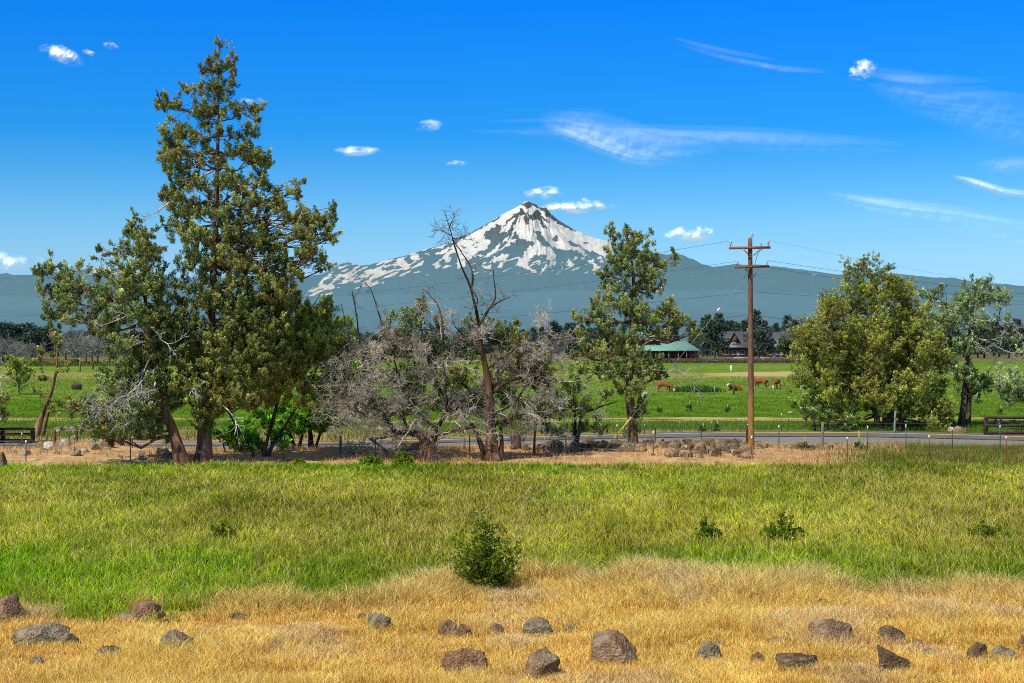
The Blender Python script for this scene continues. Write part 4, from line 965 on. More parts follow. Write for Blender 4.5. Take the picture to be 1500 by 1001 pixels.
BRN = (.27, .175, .10); GRY = (.24, .195, .115); DRK = (.16, .105, .058); RED = (.25, .14, .075); PAL = (.48, .42, .34); LICH = (.29, .225, .14)
FG = 'basalt boulders scattered in the dry grass'
ROCKS = [
 (12,914,54,56,BRN,0,0,'tall brown boulder cut by the left edge'),
 (60,943,84,48,LICH,0,-.1,'wide lichen-covered brown boulder beside the left-edge boulder'),
 (105,944,24,20,DRK,0,0,'small dark rock at right end of the wide lichen boulder'),
 (216,908,58,42,RED,.3,-.35,'wedge-shaped rock with pale top under the grass edge on the left'),
 (193,909,44,18,LICH,0,0,'low flat rock at the left foot of the wedge-shaped rock'),
 (264,954,62,40,GRY,.3,0,'dark grey knobbly boulder right of the low dark slab'),
 (222,950,46,18,LICH,0,0,'low mossy slab at left of the grey knobbly boulder'),
 (166,966,52,26,DRK,0,-.3,'low dark broken slab in front of the mossy slab'),
 (325,948,30,14,BRN,0,0,'low brown rock just right of the grey knobbly boulder'),
 (368,953,20,14,DRK,0,0,'very small dark rock midway between two low brown rocks'),
 (403,951,36,17,BRN,0,.2,'low brown rock with pointed right end at left of centre'),
 (347,907,36,12,DRK,0,0,'thin dark rock strip at the green grass edge'),
 (415,897,13,11,PAL,0,0,'tiny whitish stone at the green grass edge'),
 (165,1008,46,20,GRY,0,0,'grey rock top cut by the bottom edge at left'),
 (108,988,16,10,DRK,0,0,'tiny dark stone near the bottom left'),
 (556,926,38,34,GRY,.5,0,'squarish grey rock with flat top left of the green bush'),
 (530,908,24,13,BRN,0,0,'low brown stone behind the squarish grey rock'),
 (655,930,30,28,BRN,0,.3,'pointed brown rock of a close pair below the green bush'),
 (679,932,27,22,RED,0,0,'rounder reddish rock of a close pair below the green bush'),
 (680,986,68,46,RED,.2,0,'dark reddish pitted boulder low at centre'),
 (788,990,62,56,BRN,.2,.65,'slanted grey-brown boulder rising to the right at low centre'),
 (786,928,56,30,GRY,0,.1,'grey-green rounded rock below the green bush'),
 (728,928,22,18,BRN,0,0,'small brown rock left of the grey-green rounded rock'),
 (836,924,32,14,LICH,0,0,'low half-buried rock right of the grey-green rounded rock'),
 (901,970,74,56,BRN,.75,0,'biggest square brown block in the dry grass'),
 (885,911,9,9,DRK,0,0,'tiny dark pebble above the square brown block'),
 (1217,940,68,44,BRN,.1,-.1,'large domed brown boulder at right'),
 (1306,941,42,32,DRK,0,0,'dark rounded rock right of the domed boulder'),
 (1307,980,50,42,DRK,.5,-.25,'dark notched block in front of the dark rounded rock'),
 (1168,978,72,26,DRK,.5,0,'long flat dark slab near the bottom right'),
 (1110,973,25,20,DRK,.3,0,'small dark rock left of the long flat slab'),
 (1036,966,42,32,GRY,0,0,'grey lichened rock right of the square brown block'),
 (1145,944,38,13,GRY,0,0,'low grey slab behind the long flat dark slab'),
 (1212,891,32,18,RED,0,-.4,'pinkish low rock high in the dry grass at right'),
 (1372,903,34,12,BRN,0,0,'low brown rock strip under the grass edge at right'),
 (1376,933,50,12,DRK,0,0,'dark low ledge right of the dark rounded rock'),
 (1432,967,30,30,DRK,.2,0,'dark upright rock in a row near the right edge'),
 (1470,966,42,26,GRY,0,0,'grey rock between the dark upright rock and the right-edge rock'),
 (1498,953,20,28,RED,0,0,'reddish rock cut by the right edge'),
 (1260,983,15,12,PAL,0,0,'small light grey stone left of the notched block'),
 (1074,979,23,8,PAL,0,0,'flat whitish stone below the grey lichened rock'),
 (1085,941,14,9,PAL,0,0,'tiny pale stone above the flat whitish stone'),
 (1345,946,24,12,BRN,0,0,'low brown stone below the dark low ledge'),
 (3,690,16,36,BRN,0,0,'dark boulder at the left edge of the green field'),
 (32,702,26,14,LICH,0,0,'low brown rock in the green field near the left edge'),
]
for k, (px_, py_, w_, h_, c_, bx_, ti_, lab) in enumerate(ROCKS):
    p = gp(px_, py_); s = p[1] / F; sx = w_ * s / 2; H = h_ * s
    mb = MB(); rock_mesh(mb, (p[0], p[1], H * .10), sx * 1.04, sx * (.75 + .3 * random.random()), H * .72, 200 + k, c_, bx_, ti_)
    tag(mb.build('rock', M_ROCK, origin=p, smooth=False), lab, 'rock', FG)

rr_ = np.random.default_rng(404)
for k in range(34):
    p = gp(1500 * rr_.random(), 905 + 95 * rr_.random()); s_ = p[1] / F; w_ = (8 + 22 * rr_.random() ** 2) * s_; mb = MB()
    rock_mesh(mb, (p[0], p[1], w_ * .12), w_ / 2, w_ * .42, w_ * .34, 900 + k, [BRN, GRY, DRK, LICH][k % 4], .2, (rr_.random() - .5) * .6, True)
    tag(mb.build('rock', M_ROCK, origin=p), 'small half-buried stone among the foreground dry grass', 'rock', 'small foreground stones')

def heap(n, x0, x1, y0, y1, smin, smax, cols, label, group, seed, name='rock'):
    rng = np.random.default_rng(seed)
    for k in range(n):
        p = gp(x0 + (x1 - x0) * rng.random(), y0 + (y1 - y0) * rng.random()); s = p[1] / F
        w_ = (smin + (smax - smin) * rng.random() ** 1.6) * s; z = float(verge_h(p[0], p[1]))
        p[2] = z; mb = MB()
        rock_mesh(mb, (p[0], p[1], z + w_ * .16), w_ / 2, w_ * .42, w_ * (.32 + .2 * rng.random()), seed * 50 + k, np.array(cols[rng.integers(len(cols))]) * (.7 + .6 * rng.random()), .3 * rng.random(), (rng.random() - .5) * .8, True)
        tag(mb.build(name, M_ROCK, origin=p), label, 'rock', group)
TANR = (.30, .22, .15)
heap(40, 20, 245, 658, 677, 7, 24, [TANR, LICH, PAL], 'tan rock in the low dirt mound left of the leaning trunk', 'tan mound rocks', 61)
heap(52, 795, 930, 656, 671, 8, 26, [DRK, GRY, BRN], 'dark basalt rock in the low wall behind the guy wire', 'low wall rocks', 62)
heap(130, 935, 1098, 655, 677, 7, 25, [BRN, GRY, DRK, LICH, DRK], 'jumbled basalt rock in the pile left of the utility pole', 'pole rock pile', 63)
heap(20, 1108, 1215, 656, 664, 8, 22, [BRN, GRY, DRK], 'dark rock right of the utility pole by the wooden post', 'rocks right of the pole', 64)
heap(10, 585, 620, 655, 664, 10, 20, [TANR, LICH, GRY], 'grey stone in the small heap left of the stout dead trunk', 'small heap stones', 65)
heap(8, 750, 800, 659, 665, 8, 18, [DRK, GRY], 'dark rock lying right of the old stump', 'stump rocks', 66)
heap(14, 80, 140, 629, 633, 6, 16, [TANR, PAL], 'pale tan rock in the row across the road on the left', 'left roadside rocks', 67)
heap(10, 1395, 1500, 618, 624, 6, 16, [TANR, PAL, BRN], 'pale rock in the row behind the right rail fence', 'right roadside rocks', 68)
heap(5, 1395, 1412, 632, 635, 8, 18, [TANR, BRN], 'tan rock at the foot of the forked juniper trunk', 'trunk foot rocks', 69)
for lab, px_, py_, w_, h_, c_ in [('bright white stone on the dirt mound at left', 77, 668, 7, 5, (.75, .74, .70)), ('dark flat slab lying beside the guy wire anchor', 905, 664, 24, 9, DRK), ('round dark boulder just left of the utility pole', 1078, 664, 12, 14, DRK)]:
    p = gp(px_, py_); s = p[1] / F; z = float(verge_h(p[0], p[1])); p[2] = z; mb = MB()
    rock_mesh(mb, (p[0], p[1], z + h_ * s * .4), w_ * s / 2, w_ * s / 2, h_ * s * .6, int(px_), c_, .3, 0, True)
    tag(mb.build('rock', M_ROCK, origin=p), lab, 'rock', 'single stones on the verge')

# ------------------------------------------------------------------ weeds and bushes in the field
def tuft_bush(name, label, cat, px_, py_, hw, hh, seed, pal, n, group=None, leafsz=.05, stems=26):
    rng = np.random.default_rng(seed); p = gp(px_, py_); s = p[1] / F; Wd, H = hw * s, hh * s
    root = empty(name, p, label, cat, group); sb = MB(); lb = MB(); pp = np.array(GREENS[pal])
    for k in range(stems):
        a = rng.random() * 2 * pi; r = Wd * rng.random() ** .6
        hgt = H * (.62 + .75 * float(noise3(cos(a) * 1.7 + seed, sin(a) * 1.7, 0, seed))) * (1 - .45 * (r / Wd) ** 2) * (.45 + .70 * rng.random())
        tip = p + np.array([cos(a) * r, sin(a) * r, hgt])
        b = p + np.array([cos(a) * r * .25, sin(a) * r * .25, 0])
        P = limb(sb, b, tip, .012, .005, rng, (.12, .11, .05), 3, 6, .06)
        q = np.repeat(P[1:], n, 0) + rng.normal(size=(len(P[1:]) * n, 3)) * .035
        ax = norm(rng.normal(size=q.shape) + np.array([0, 0, .9])); col = pp[rng.integers(0, len(pp), len(q))] * (.6 + .6 * rng.random((len(q), 1)))
        make_tufts(lb, q, ax, np.full(len(q), .08), np.full(len(q), .035), 7, leafsz, col, rng, .3)
    sb.build('stem', M_BARK, root); lb.build('foliage', M_BROADLEAF, root)
GREENS['weed'] = [(.20, .30, .016), (.27, .37, .022), (.13, .21, .012), (.36, .42, .05)]
tuft_bush('green_bush', 'dense green bush standing at the edge of the dry grass near the centre', 'bush', 712, 868, 53, 96, 5, 'weed', 5, stems=78, leafsz=.05)
GW = 'dark weed clumps in the field'
for px_, py_, hw, hh, lab in [(325, 800, 20, 30, 'dark weed clump in the left part of the green field'), (1038, 800, 20, 32, 'dark weed clump in the green field right of centre'), (1145, 800, 34, 42, 'widest dark weed clump in the green field'), (1448, 798, 34, 26, 'dark low weed clump in the field near the right edge'), (590, 688, 16, 18, 'small dark weed below the stout dead trunk'), (545, 688, 18, 17, 'small dark weed beneath the pale brush pile'), (440, 690, 10, 14, 'small weed at field edge below the leafy shrubs')]:
    tuft_bush('weed_clump', lab, 'weed', px_, py_, hw, hh, int(px_), 'weed', 4, GW, .09 if py_ < 700 else .06, 30)

# tall mullein stalks
def stalk(px_, ytop, ybase, label):
    p = gp(px_, ybase); s = p[1] / F; H = (ybase - ytop) * s; root = empty('mullein_stalk', p, label, 'wild plant', 'tall mullein stalks')
    mb = MB(); t = np.linspace(0, 1, 8); mb.tube(np.stack([p[0] + .03 * np.sin(t * 3), 0 * t + p[1], t * H], -1), np.interp(t, [0, .5, .6, .9, 1], [.02, .02, .05, .05, .02]), 6, np.stack([np.interp(t, [0, .5, .6, 1], [.14, .16, .40, .45]), np.interp(t, [0, .5, .6, 1], [.18, .2, .38, .40]), np.full(8, .05)], -1), .3, int(px_))
    mb.build('stem', M_PLAIN, root)
    lb = MB(); rr = np.random.default_rng(int(px_)); n = 14; q = p + rr.normal(size=(n, 3)) * np.array([.08, .08, 0]); q[:, 2] = H * .4 * rr.random(n)
    make_tufts(lb, q, norm(rr.normal(size=(n, 3)) + np.array([0, 0, .6])), np.full(n, .25), np.full(n, .07), 8, .16, np.tile([.16, .22, .08], (n, 1)), rr); lb.build('leaf', M_BROADLEAF, root)
for a in [(1258, 631, 664, 'mullein stalk in the verge right of the utility pole'), (1179, 640, 664, 'short mullein stalk left of the grey wooden post'), (1051, 616, 632, 'mullein stalk across the road left of the utility pole'), (1030, 620, 632.5, 'small mullein stalk across the road by the fence stake'), (1010, 588, 602, 'mullein stalk in the pasture above the rock pile'), (967, 594, 604, 'pale mullein stalk in the pasture near the juniper'), (1066, 592, 604, 'mullein stalk in the pasture left of the pole'), (1238, 620, 633, 'mullein stalk across the road under the round juniper'), (1466, 594, 608, 'mullein stalk behind the right rail fence')]: stalk(*a)

# ------------------------------------------------------------------ wire fences
def tpost(mb, p, h, col, tipc=(.8, .8, .78)):
    w = .05
    mb.box((p[0], p[1], p[2] + h * .44 - .1), (w, .012, h * .88 + .2), col); mb.box((p[0], p[1] + .026, p[2] + h * .44 - .1), (.012, .04, h * .88 + .2), col)
    for k in range(8): mb.box((p[0], p[1] - .012, p[2] + h * (.2 + .08 * k)), (.022, .012, .02), col)
    mb.box((p[0], p[1], p[2] + h * .94), (w * 1.25, .02, h * .12), tipc)
def wires(P, hs, root, col=(.16, .14, .13), r=.0045):
    for hgt in hs:
        mb = MB()
        for a, b in zip(P[:-1], P[1:]):
            t = np.linspace(0, 1, 6)[:, None]; q = a + (b - a) * t; q[:, 2] += hgt - .03 * np.sin(pi * t[:, 0])
            mb.tube(q, r, 4, col, cap=False)
        mb.build('wire', M_PAINT, root)
front = [(-100, 648, 678), (38, 646, 680), (191, 641, 679), (415, 640, 678), (550, 637, 676), (688, 634, 675), (829, 635, 675), (957, 634, 675), (1101, 641, 675), (1241, 641, 677), (1361, 639, 675), (1474, 640, 677), (1600, 642, 678)]
root = empty('wire_fence', gp(38, 680), 'wire fence of red steel posts with white tips along the field edge', 'fence')
P = []
for px_, yt, yb in front:
    p = gp(px_, yb); p[2] = float(verge_h(p[0], p[1])) * .3; h = (yb - yt) * p[1] / F; P.append(p)
    mb = MB(); tpost(mb, p, h, (.20, .05, .035)); mb.build('post', M_PAINT, root)
wires(P, (.3, .55, .8, 1.05), root)
back = [(-80, 633, 662), (32, 634, 662), (109, 638, 663), (151, 638, 663), (194, 640, 664), (243, 640, 664), (500, 640, 664), (681, 631, 664), (844, 626, 662), (904, 622, 659), (960, 622, 659), (1027, 618, 658), (1095, 622, 660), (1141, 623, 664), (1271, 624, 666), (1327, 622, 665), (1395, 626, 665), (1465, 623, 663), (1570, 622, 663)]
root = empty('wire_fence', gp(32, 662), 'second wire fence of dark green steel posts beside the road', 'fence'); P = []
for px_, yt, yb in back:
    p = gp(px_, yb); h = (yb - yt) * p[1] / F; P.append(p); mb = MB(); tpost(mb, p, h, (.045, .06, .045), (.6, .62, .58)); mb.build('post', M_PAINT, root)
wires(P, (.3, .6, .9, 1.15), root)
farp = [(850, 619, 637), (944, 622, 636), (996, 618, 634), (1042, 619, 633), (1084, 613, 633), (1145, 606, 633), (1365, 602, 634)]
root = empty('wire_fence', gp(1042, 633), 'sparse line of steel stakes across the road in the green weeds', 'fence'); P = []
for px_, yt, yb in farp:
    p = gp(px_, yb); h = (yb - yt) * p[1] / F; P.append(p); mb = MB(); tpost(mb, p, h, (.07, .09, .08), (.6, .66, .66)); mb.build('post', M_PAINT, root)
wires(P, (.3, .6), root)
# far pasture fence
root = empty('wire_fence', gp(1075, 578), 'far pasture fence of thin stakes near the cattle', 'fence'); P = []
for px_, yt, yb in [(850, 566, 580), (908, 562, 579), (1017, 566, 578), (1047, 566, 577), (1075, 561, 578), (1133, 566, 577), (1173, 565, 576), (1215, 566, 576), (1400, 566, 576), (1500, 566, 576)]:
    p = gp(px_, yb); h = (yb - yt) * p[1] / F; P.append(p); mb = MB(); dark = px_ in (1075, 908); mb.box((p[0], p[1], h / 2), (.16 if dark else .09,) * 2 + (h,), (.1, .08, .06) if dark else (.3, .32, .3)); mb.build('post', M_WOOD, root)
wires(P, (.6, 1.0), root)

def wood_post(px_, yt, yb, r, col, label, tilt=0.0):
    p = gp(px_, yb); h = (yb - yt) * p[1] / F; mb = MB(); t = np.linspace(0, 1, 6)
    mb.tube(np.stack([p[0] + tilt * t * h, p[1] + 0 * t, -.1 + (h + .1) * t], -1), r * p[1] / F * (1 - .12 * t), 10, col, .15, int(px_))
    tag(mb.build('wood_post', M_WOOD, origin=p), label, 'post', 'old wooden fence posts')
wood_post(80, 629.5, 659, 2.5, (.15, .08, .05), 'thick brown wooden post standing by the road on the left')
wood_post(113, 628.5, 650, 2.0, (.08, .065, .055), 'dark wooden post across the road on the left', -.05)
wood_post(1205, 618, 663, 2.3, (.17, .18, .15), 'grey-green weathered wooden post right of the utility pole')
wood_post(1095.5, 623, 663, 3.0, (.05, .04, .035), 'dark short post tucked behind the utility pole')
wood_post(499, 638, 668, 1.9, (.10, .10, .09), 'dark grey post by the pale brush pile')
wood_post(1310, 603, 635, 1.6, (.20, .25, .20), 'pale green stake leaning on the round juniper', .05)
wood_post(117, 530, 545, 1.5, (.24, .15, .10), 'brown post in the far left pasture, left one of two')
wood_post(136, 530, 541, 1.5, (.10, .08, .07), 'dark post in the far left pasture, right one of two')

# rail fences
def rail_fence(posts, yb, rails, label, w):
    P = [gp(x_, yb) for x_ in posts]; s = P[0][1] / F; root = empty('rail_fence', P[0], label, 'fence'); c = (.055, .035, .028)
    H = (yb - rails[0] + 1.5) * s
    for p in P:
        mb = MB(); mb.box((p[0], p[1], H / 2 - .05), (w * s, w * s, H + .1), c); mb.build('post', M_WOOD, root)
    for y_ in rails:
        z = (yb - y_) * s; mb = MB()
        for a, b in zip(P[:-1], P[1:]):
            mb.beam((a[0] - .06, a[1] - w * s * .5 - .025, z), (b[0] + .06, b[1] - w * s * .5 - .025, z), .045, 4.0 * s, np.array(c) * (.8 + .5 * random.random()))
        mb.build('rail', M_WOOD, root)
rail_fence([1444, 1520, 1596], 637.5, [612, 623.5, 634.5], 'dark brown three-rail wooden fence at the right edge', 5)
rail_fence([-90, -42, 4, 48], 649.5, [628.5, 636, 645], 'dark brown three-rail wooden fence at the left edge', 5)

# ------------------------------------------------------------------ stump, logs, brush pile
p = gp(755, 662); s = p[1] / F; mb = MB(); t = np.linspace(0, 1, 9)
mb.tube(np.stack([p[0] + .04 * np.sin(t * 5), p[1] + 0 * t, -.05 + t * 31 * s], -1), np.interp(t, [0, .2, .8, .95, 1], [.32, .25, .24, .20, .10]), 12, (.15, .09, .06), .35, 4)
tag(mb.build('tree_stump', M_BARK, origin=p, smooth=True), 'old brown broken tree stump right of the dead snag tree', 'stump')
def log(x0, y0, z0, x1, y1, z1, d, r, col, label, name='log', cat='log'):
    a = W(x0, y0, d); b = W(x1, y1, d + .3); mb = MB(); rr = np.random.default_rng(int(x0)); limb(mb, a, b, r, r * .7, rr, col, 7, 6, .03)
    tag(mb.build(name, M_WOOD, origin=a), label, cat, 'old timber lying by the dead tree')
log(541, 641, 0, 568, 662, 0, 70.5, .075, (.19, .15, .12), 'brown log leaning down to the ground by the brush pile')
log(541, 644, 0, 583, 637, 0, 70.8, .06, (.26, .19, .14), 'weathered rail propped level behind the red stake')
log(580, 630, 0, 581, 660, 0, 70.6, .07, (.16, .11, .09), 'grey-brown upright timber beside the propped rail')
log(609, 614, 0, 582, 657, 0, 66.8, .035, (.62, .54, .42), 'pale bare stick slanting up against the stout dead trunk')
log(592, 660, 0, 622, 655, 0, 69.6, .07, (.24, .20, .16), 'thick grey log on top of the small stone heap')
log(598, 665, 0, 626, 662, 0, 69.4, .06, (.20, .16, .12), 'lower grey log in front of the small stone heap')
rr = np.random.default_rng(77); mb = MB(); p = gp(520, 672)
for k in range(70):
    a = p + np.array([rr.normal() * .55, rr.normal() * .4, rr.random() * .25]); dv = norm(rr.normal(size=3) + np.array([0, 0, .9]))
    grow(mb, a, dv, .55 + .4 * rr.random(), .012, 2, rr, np.array([.50, .41, .30]) * (.7 + .5 * rr.random()), 4, .03, .3, 3, .5, .006)
tag(mb.build('brush_pile', M_TWIG, origin=p), 'pale dry brush pile left of the stout dead trunk', 'brush pile')

# ------------------------------------------------------------------ utility pole and lines
PD = 73.0; s = PD / F
pb = W(1100.5, 666, PD); pb[2] = 0
pole = empty('utility_pole', pb, 'tall brown wooden utility pole with two crossarms', 'utility pole')
mb = MB(); zt = CAMH - (349 - CY) * s; t = np.linspace(0, 1, 24)
mb.tube(np.stack([pb[0] - .06 * t, pb[1] + 0 * t, -.3 + (zt + .3) * t], -1), .165 - .055 * t, 14, np.stack([np.interp(t, [0, .12, .16, .3, .31, 1], [.36, .36, .32, .28, .18, .165]), np.interp(t, [0, .12, .16, .3, .31, 1], [.17, .17, .17, .17, .105, .10]), np.interp(t, [0, .12, .16, .3, .31, 1], [.05, .05, .065, .07, .065, .065])], -1), .05, 3)
mb.build('pole', M_WOOD, pole, smooth=True)
yo = -.19
def PP(x_, y_, dy=0.0): q = W(x_, y_, PD); q[1] += dy; return q
armc = (.26, .12, .065)
mb = MB(); mb.beam(PP(1067, 364, yo), PP(1127.5, 363, yo), .11, .13, armc); a1 = mb.build('crossarm', M_WOOD, pole)
mb = MB(); mb.beam(PP(1075, 392.5, yo - .3), PP(1126.5, 390, yo + .3), .11, .13, np.array(armc) * .8); a2 = mb.build('crossarm', M_WOOD, pole)
for x0, y0, x1, y1 in [(1087, 365, 1098, 376), (1113, 365, 1103, 375), (1091, 394, 1098.5, 406), (1109.5, 393, 1103, 406)]:
    mb = MB(); mb.beam(PP(x0, y0, yo - .07), PP(x1, y1, yo - .02), .05, .05, (.22, .16, .12)); mb.build('brace', M_WOOD, pole)
def insul(x_, y_, dy, parent, k=1.0):
    q = PP(x_, y_, dy); mb = MB()
    mb.tube([q + np.array([0, 0, -.02]), q + np.array([0, 0, .16 * k])], .018, 6, (.10, .09, .09))
    z = np.array([.12, .13, .17, .18, .19, .23, .24, .25, .30, .32]) * k; r = np.array([.05, .085, .085, .05, .06, .085, .08, .045, .05, .02]) * k
    mb.tube(np.stack([0 * z + q[0], 0 * z + q[1], q[2] + z], -1), r, 10, (.45, .45, .46)); mb.build('insulator', M_PAINT, parent)
    return q + np.array([0, 0, .30 * k])
i1 = insul(1069.5, 362, yo, pole); i2 = insul(1124.3, 361, yo, pole); i3 = insul(1101.5, 350, 0, pole); i4 = insul(1114, 361, yo, pole, .7)
i5 = insul(1078, 390.5, yo - .27, pole, .8); i6 = insul(1124, 388.5, yo + .27, pole, .8)
def cable(P, r, sag, n=24):
    t = np.linspace(0, 1, n)[:, None]; a, b = P; q = a + (b - a) * t; q[:, 2] -= sag * 4 * (t * (1 - t))[:, 0]; return q
mb = MB(); mb.tube(cable((PP(1116, 366, yo), PP(1104, 392, -.1)), .01, -.25, 8), .012, 4, (.05, .05, .05), cap=False); mb.build('jumper_wire', M_PAINT, pole)
ga, gb_ = PP(1096, 400, -.12), W(879, 668, 71.5)
mb = MB(); mb.tube([ga, gb_], .009, 5, (.30, .31, .31)); gw = mb.build('guy_wire', M_PAINT, pole)
d1 = ga + (gb_ - ga) * .795; mb = MB(); mb.tube([d1, ga + (gb_ - ga) * .985], .045, 8, (.62, .50, .07)); gg = mb.build('guy_guard', M_PAINT); gg.parent = gw; gg.location = gw.location * 0
mb = MB(); q = ga + (gb_ - ga) * .205; dq = norm(gb_ - ga) * .14; mb.tube([q - dq, q - dq * .5, q + dq * .5, q + dq], [.02, .055, .055, .02], 8, (.6, .6, .58)); gi = mb.build('strain_insulator', M_PAINT); gi.parent = gw
gg.matrix_parent_inverse.identity(); gi.matrix_parent_inverse.identity()
# children of gw use world-space vertices; shift them into the pole's local space
for o_ in (gg, gi): o_.location = (-pb[0], -pb[1], -pb[2])
for lab, q in [('grey tag plate', PP(1100.5, 640, -.175))]:
    mb = MB(); mb.box(q, (.07, .012, .13), (.62, .62, .6)); mb.build('tag_plate', M_PAINT, pole)

def line(a, b, sag, label, r=.013):
    r *= .62
    mb = MB(); mb.tube(cable((np.array(a), np.array(b)), r, sag, 40), np.linspace(1, 1, 40) * r, 4, (.07, .075, .08), cap=False)
    tag(mb.build('power_line', M_PAINT, origin=a), label, 'power line', 'lines strung from the utility pole')
GX = lambda x_, y_, d: W(x_, y_, d)
line(i1, GX(-80, 462, 120), 1.2, 'upper thin power line running left across the snowy mountain', .012)
line(i5, GX(-80, 472, 120), 1.2, 'lower thin power line running left across the snowy mountain', .012)
line(i2, GX(1700, 440, 110), .5, 'topmost thin line running right from the pole to the far trees', .006)
line(i6, GX(1700, 448, 100), .25, 'thin power line running right along the hill crest')
line(PP(1126, 392, yo + .3), GX(1700, 455, 100), .4, 'second thin power line running right just under the hill crest')
line(PP(1096.5, 428), GX(-80, 512, 120), .7, 'upper slack cable running left below the mountain', .015)
line(PP(1104.5, 428), GX(1700, 446, 100), .3, 'upper slack cable running right over the forest hills', .015)
line(PP(1096.5, 461), GX(-80, 545, 120), 1.2, 'lower slack cable running left toward the treetops', .017)
line(PP(1104.5, 462), GX(1700, 490, 100), .6, 'lower slack cable running right in front of the pine tops', .017)

# ------------------------------------------------------------------ cattle
def skin_mesh(name, verts, edges, radii, colfn, parent):
    me = bpy.data.meshes.new(name + '_skeleton'); me.from_pydata([tuple(v) for v in verts], edges, []); me.update()
    ob = bpy.data.objects.new(name + '_skeleton', me); COL.objects.link(ob)
    md = ob.modifiers.new('skin', 'SKIN'); sv = me.skin_vertices[0].data
    for i, r in enumerate(radii):
        sv[i].radius = (r, r) if np.isscalar(r) else r
    sv[0].use_root = True
    sb = ob.modifiers.new('sub', 'SUBSURF'); sb.levels = 2; sb.render_levels = 2
    dg = bpy.context.evaluated_depsgraph_get(); dg.update(); ev = ob.evaluated_get(dg)
    nm = bpy.data.meshes.new_from_object(ev)
    bpy.data.objects.remove(ob); bpy.data.meshes.remove(me)
    nm.name = name; co = np.zeros(len(nm.vertices) * 3, np.float32); nm.vertices.foreach_get('co', co); co = co.reshape(-1, 3)
    for a in list(nm.attributes):
        if a.name == 'Col': nm.attributes.remove(a)
    at = nm.attributes.new('Col', 'FLOAT_COLOR', 'POINT'); at.data.foreach_set('color', np.hstack([colfn(co), np.ones((len(co), 1))]).astype(np.float32).ravel())
    nm.materials.clear(); nm.materials.append(M_HIDE); nm.polygons.foreach_set('use_smooth', np.ones(len(nm.polygons), bool))
    o = bpy.data.objects.new(name, nm); COL.objects.link(o); o.parent = parent
    return o
# cattle
def cow(px_, py_, pose, rz, label, scale=1.0, red=(.23, .07, .022)):
    p = gp(px_, py_); root = empty('cow', p, label, 'cow', 'reddish cattle in the pasture')
    root.rotation_euler = (0, 0, rz); root.scale = (scale * .92,) * 3
    dz = -.62 if pose == 'lying' else 0
    V = [(-.15, 0, 1.0 + dz), (-.72, 0, 1.05 + dz), (-.95, 0, 1.0 + dz), (.35, 0, .98 + dz), (.66, 0, 1.02 + dz)]
    R = [.36, .29, .17, .36, .28]; E = [(0, 1), (1, 2), (0, 3), (3, 4)]
    if pose == 'grazing': head = [(.98, 0, .85), (1.18, 0, .5), (1.30, 0, .30), (1.38, 0, .14)]
    else: head = [(.95, 0, 1.22 + dz), (1.15, 0, 1.42 + dz), (1.35, 0, 1.36 + dz), (1.53, 0, 1.22 + dz)]
    b = len(V); V += head; R += [.19, .14, .12, .085]; E += [(4, b), (b, b + 1), (b + 1, b + 2), (b + 2, b + 3)]
    for sg in (-1, 1):
        if pose == 'lying':
            b = len(V); V += [(.55, sg * .26, .28), (.85, sg * .3, .14), (.5, sg * .34, .08)]; R += [.14, .07, .05]; E += [(4, b), (b, b + 1), (b + 1, b + 2)]
            b = len(V); V += [(-.6, sg * .3, .3), (-.25, sg * .42, .16), (-.6, sg * .45, .08)]; R += [.18, .08, .05]; E += [(1, b), (b, b + 1), (b + 1, b + 2)]
        else:
            k = .1 * sg
            b = len(V); V += [(.55, sg * .17, .72), (.56 + k, sg * .18, .42), (.55 + k, sg * .18, .08), (.58 + k, sg * .18, .02)]; R += [.13, .075, .05, .055]; E += [(4, b), (b, b + 1), (b + 1, b + 2), (b + 2, b + 3)]
            b = len(V); V += [(-.72, sg * .18, .75), (-.62 - k, sg * .19, .58), (-.84 - k, sg * .19, .42), (-.78 - k, sg * .19, .08), (-.75 - k, sg * .19, .02)]; R += [.18, .11, .07, .05, .055]; E += [(1, b), (b, b + 1), (b + 1, b + 2), (b + 2, b + 3), (b + 3, b + 4)]
    hd = np.array(head[2])
    def cf(co):
        c = np.tile(np.array(red), (len(co), 1)); face = np.linalg.norm(co - hd, axis=1) < .24; c[face] = (.7, .66, .6)
        belly = (co[:, 2] < (.68 + dz)) & (np.abs(co[:, 1]) < .14) & (co[:, 0] > -.5) & (co[:, 0] < .5); c[belly] = (.55, .5, .42)
        if pose != 'lying': c[co[:, 2] < .2] = (.5, .45, .38) if pose != 'grazing' else c[co[:, 2] < .2] * .8
        return c
    body = skin_mesh('body', V, E, R, cf, root)
    for sg in (-1, 1):
        mb = MB(); e = np.array(head[1]); mb.tube([e + (0, sg * .1, .06), e + (-.02, sg * .2, .06), e + (-.03, sg * .3, .03)], [.03, .06, .015], 6, red); mb.build('ear', M_HIDE, None).parent = root
    mb = MB(); mb.tube([(-1.05, 0, 1.1 + dz), (-1.15, 0, .9 + dz), (-1.16, .02, max(.15, .55 + dz)), (-1.14, .02, max(.06, .35 + dz))], [.035, .025, .025, .045], 6, np.array(red) * .8); mb.build('tail', M_HIDE, None).parent = root
cow(973, 575, 'grazing', -.6, 'reddish cow grazing head down right of the slim juniper', 1.05)
cow(1077, 573, 'lying', pi + .75, 'reddish cow lying down just left of the utility pole', 1.12)
cow(1114, 570.5, 'standing', pi - .85, 'reddish cow standing just right of the utility pole', 1.12)
cow(1138, 570, 'grazing', pi + 1.0, 'reddish cow with white face nearest the round juniper', 1.0)
cow(105, 536, 'standing', .2, 'dark brown cow far off in the left pasture', 1.3, (.08, .04, .03))
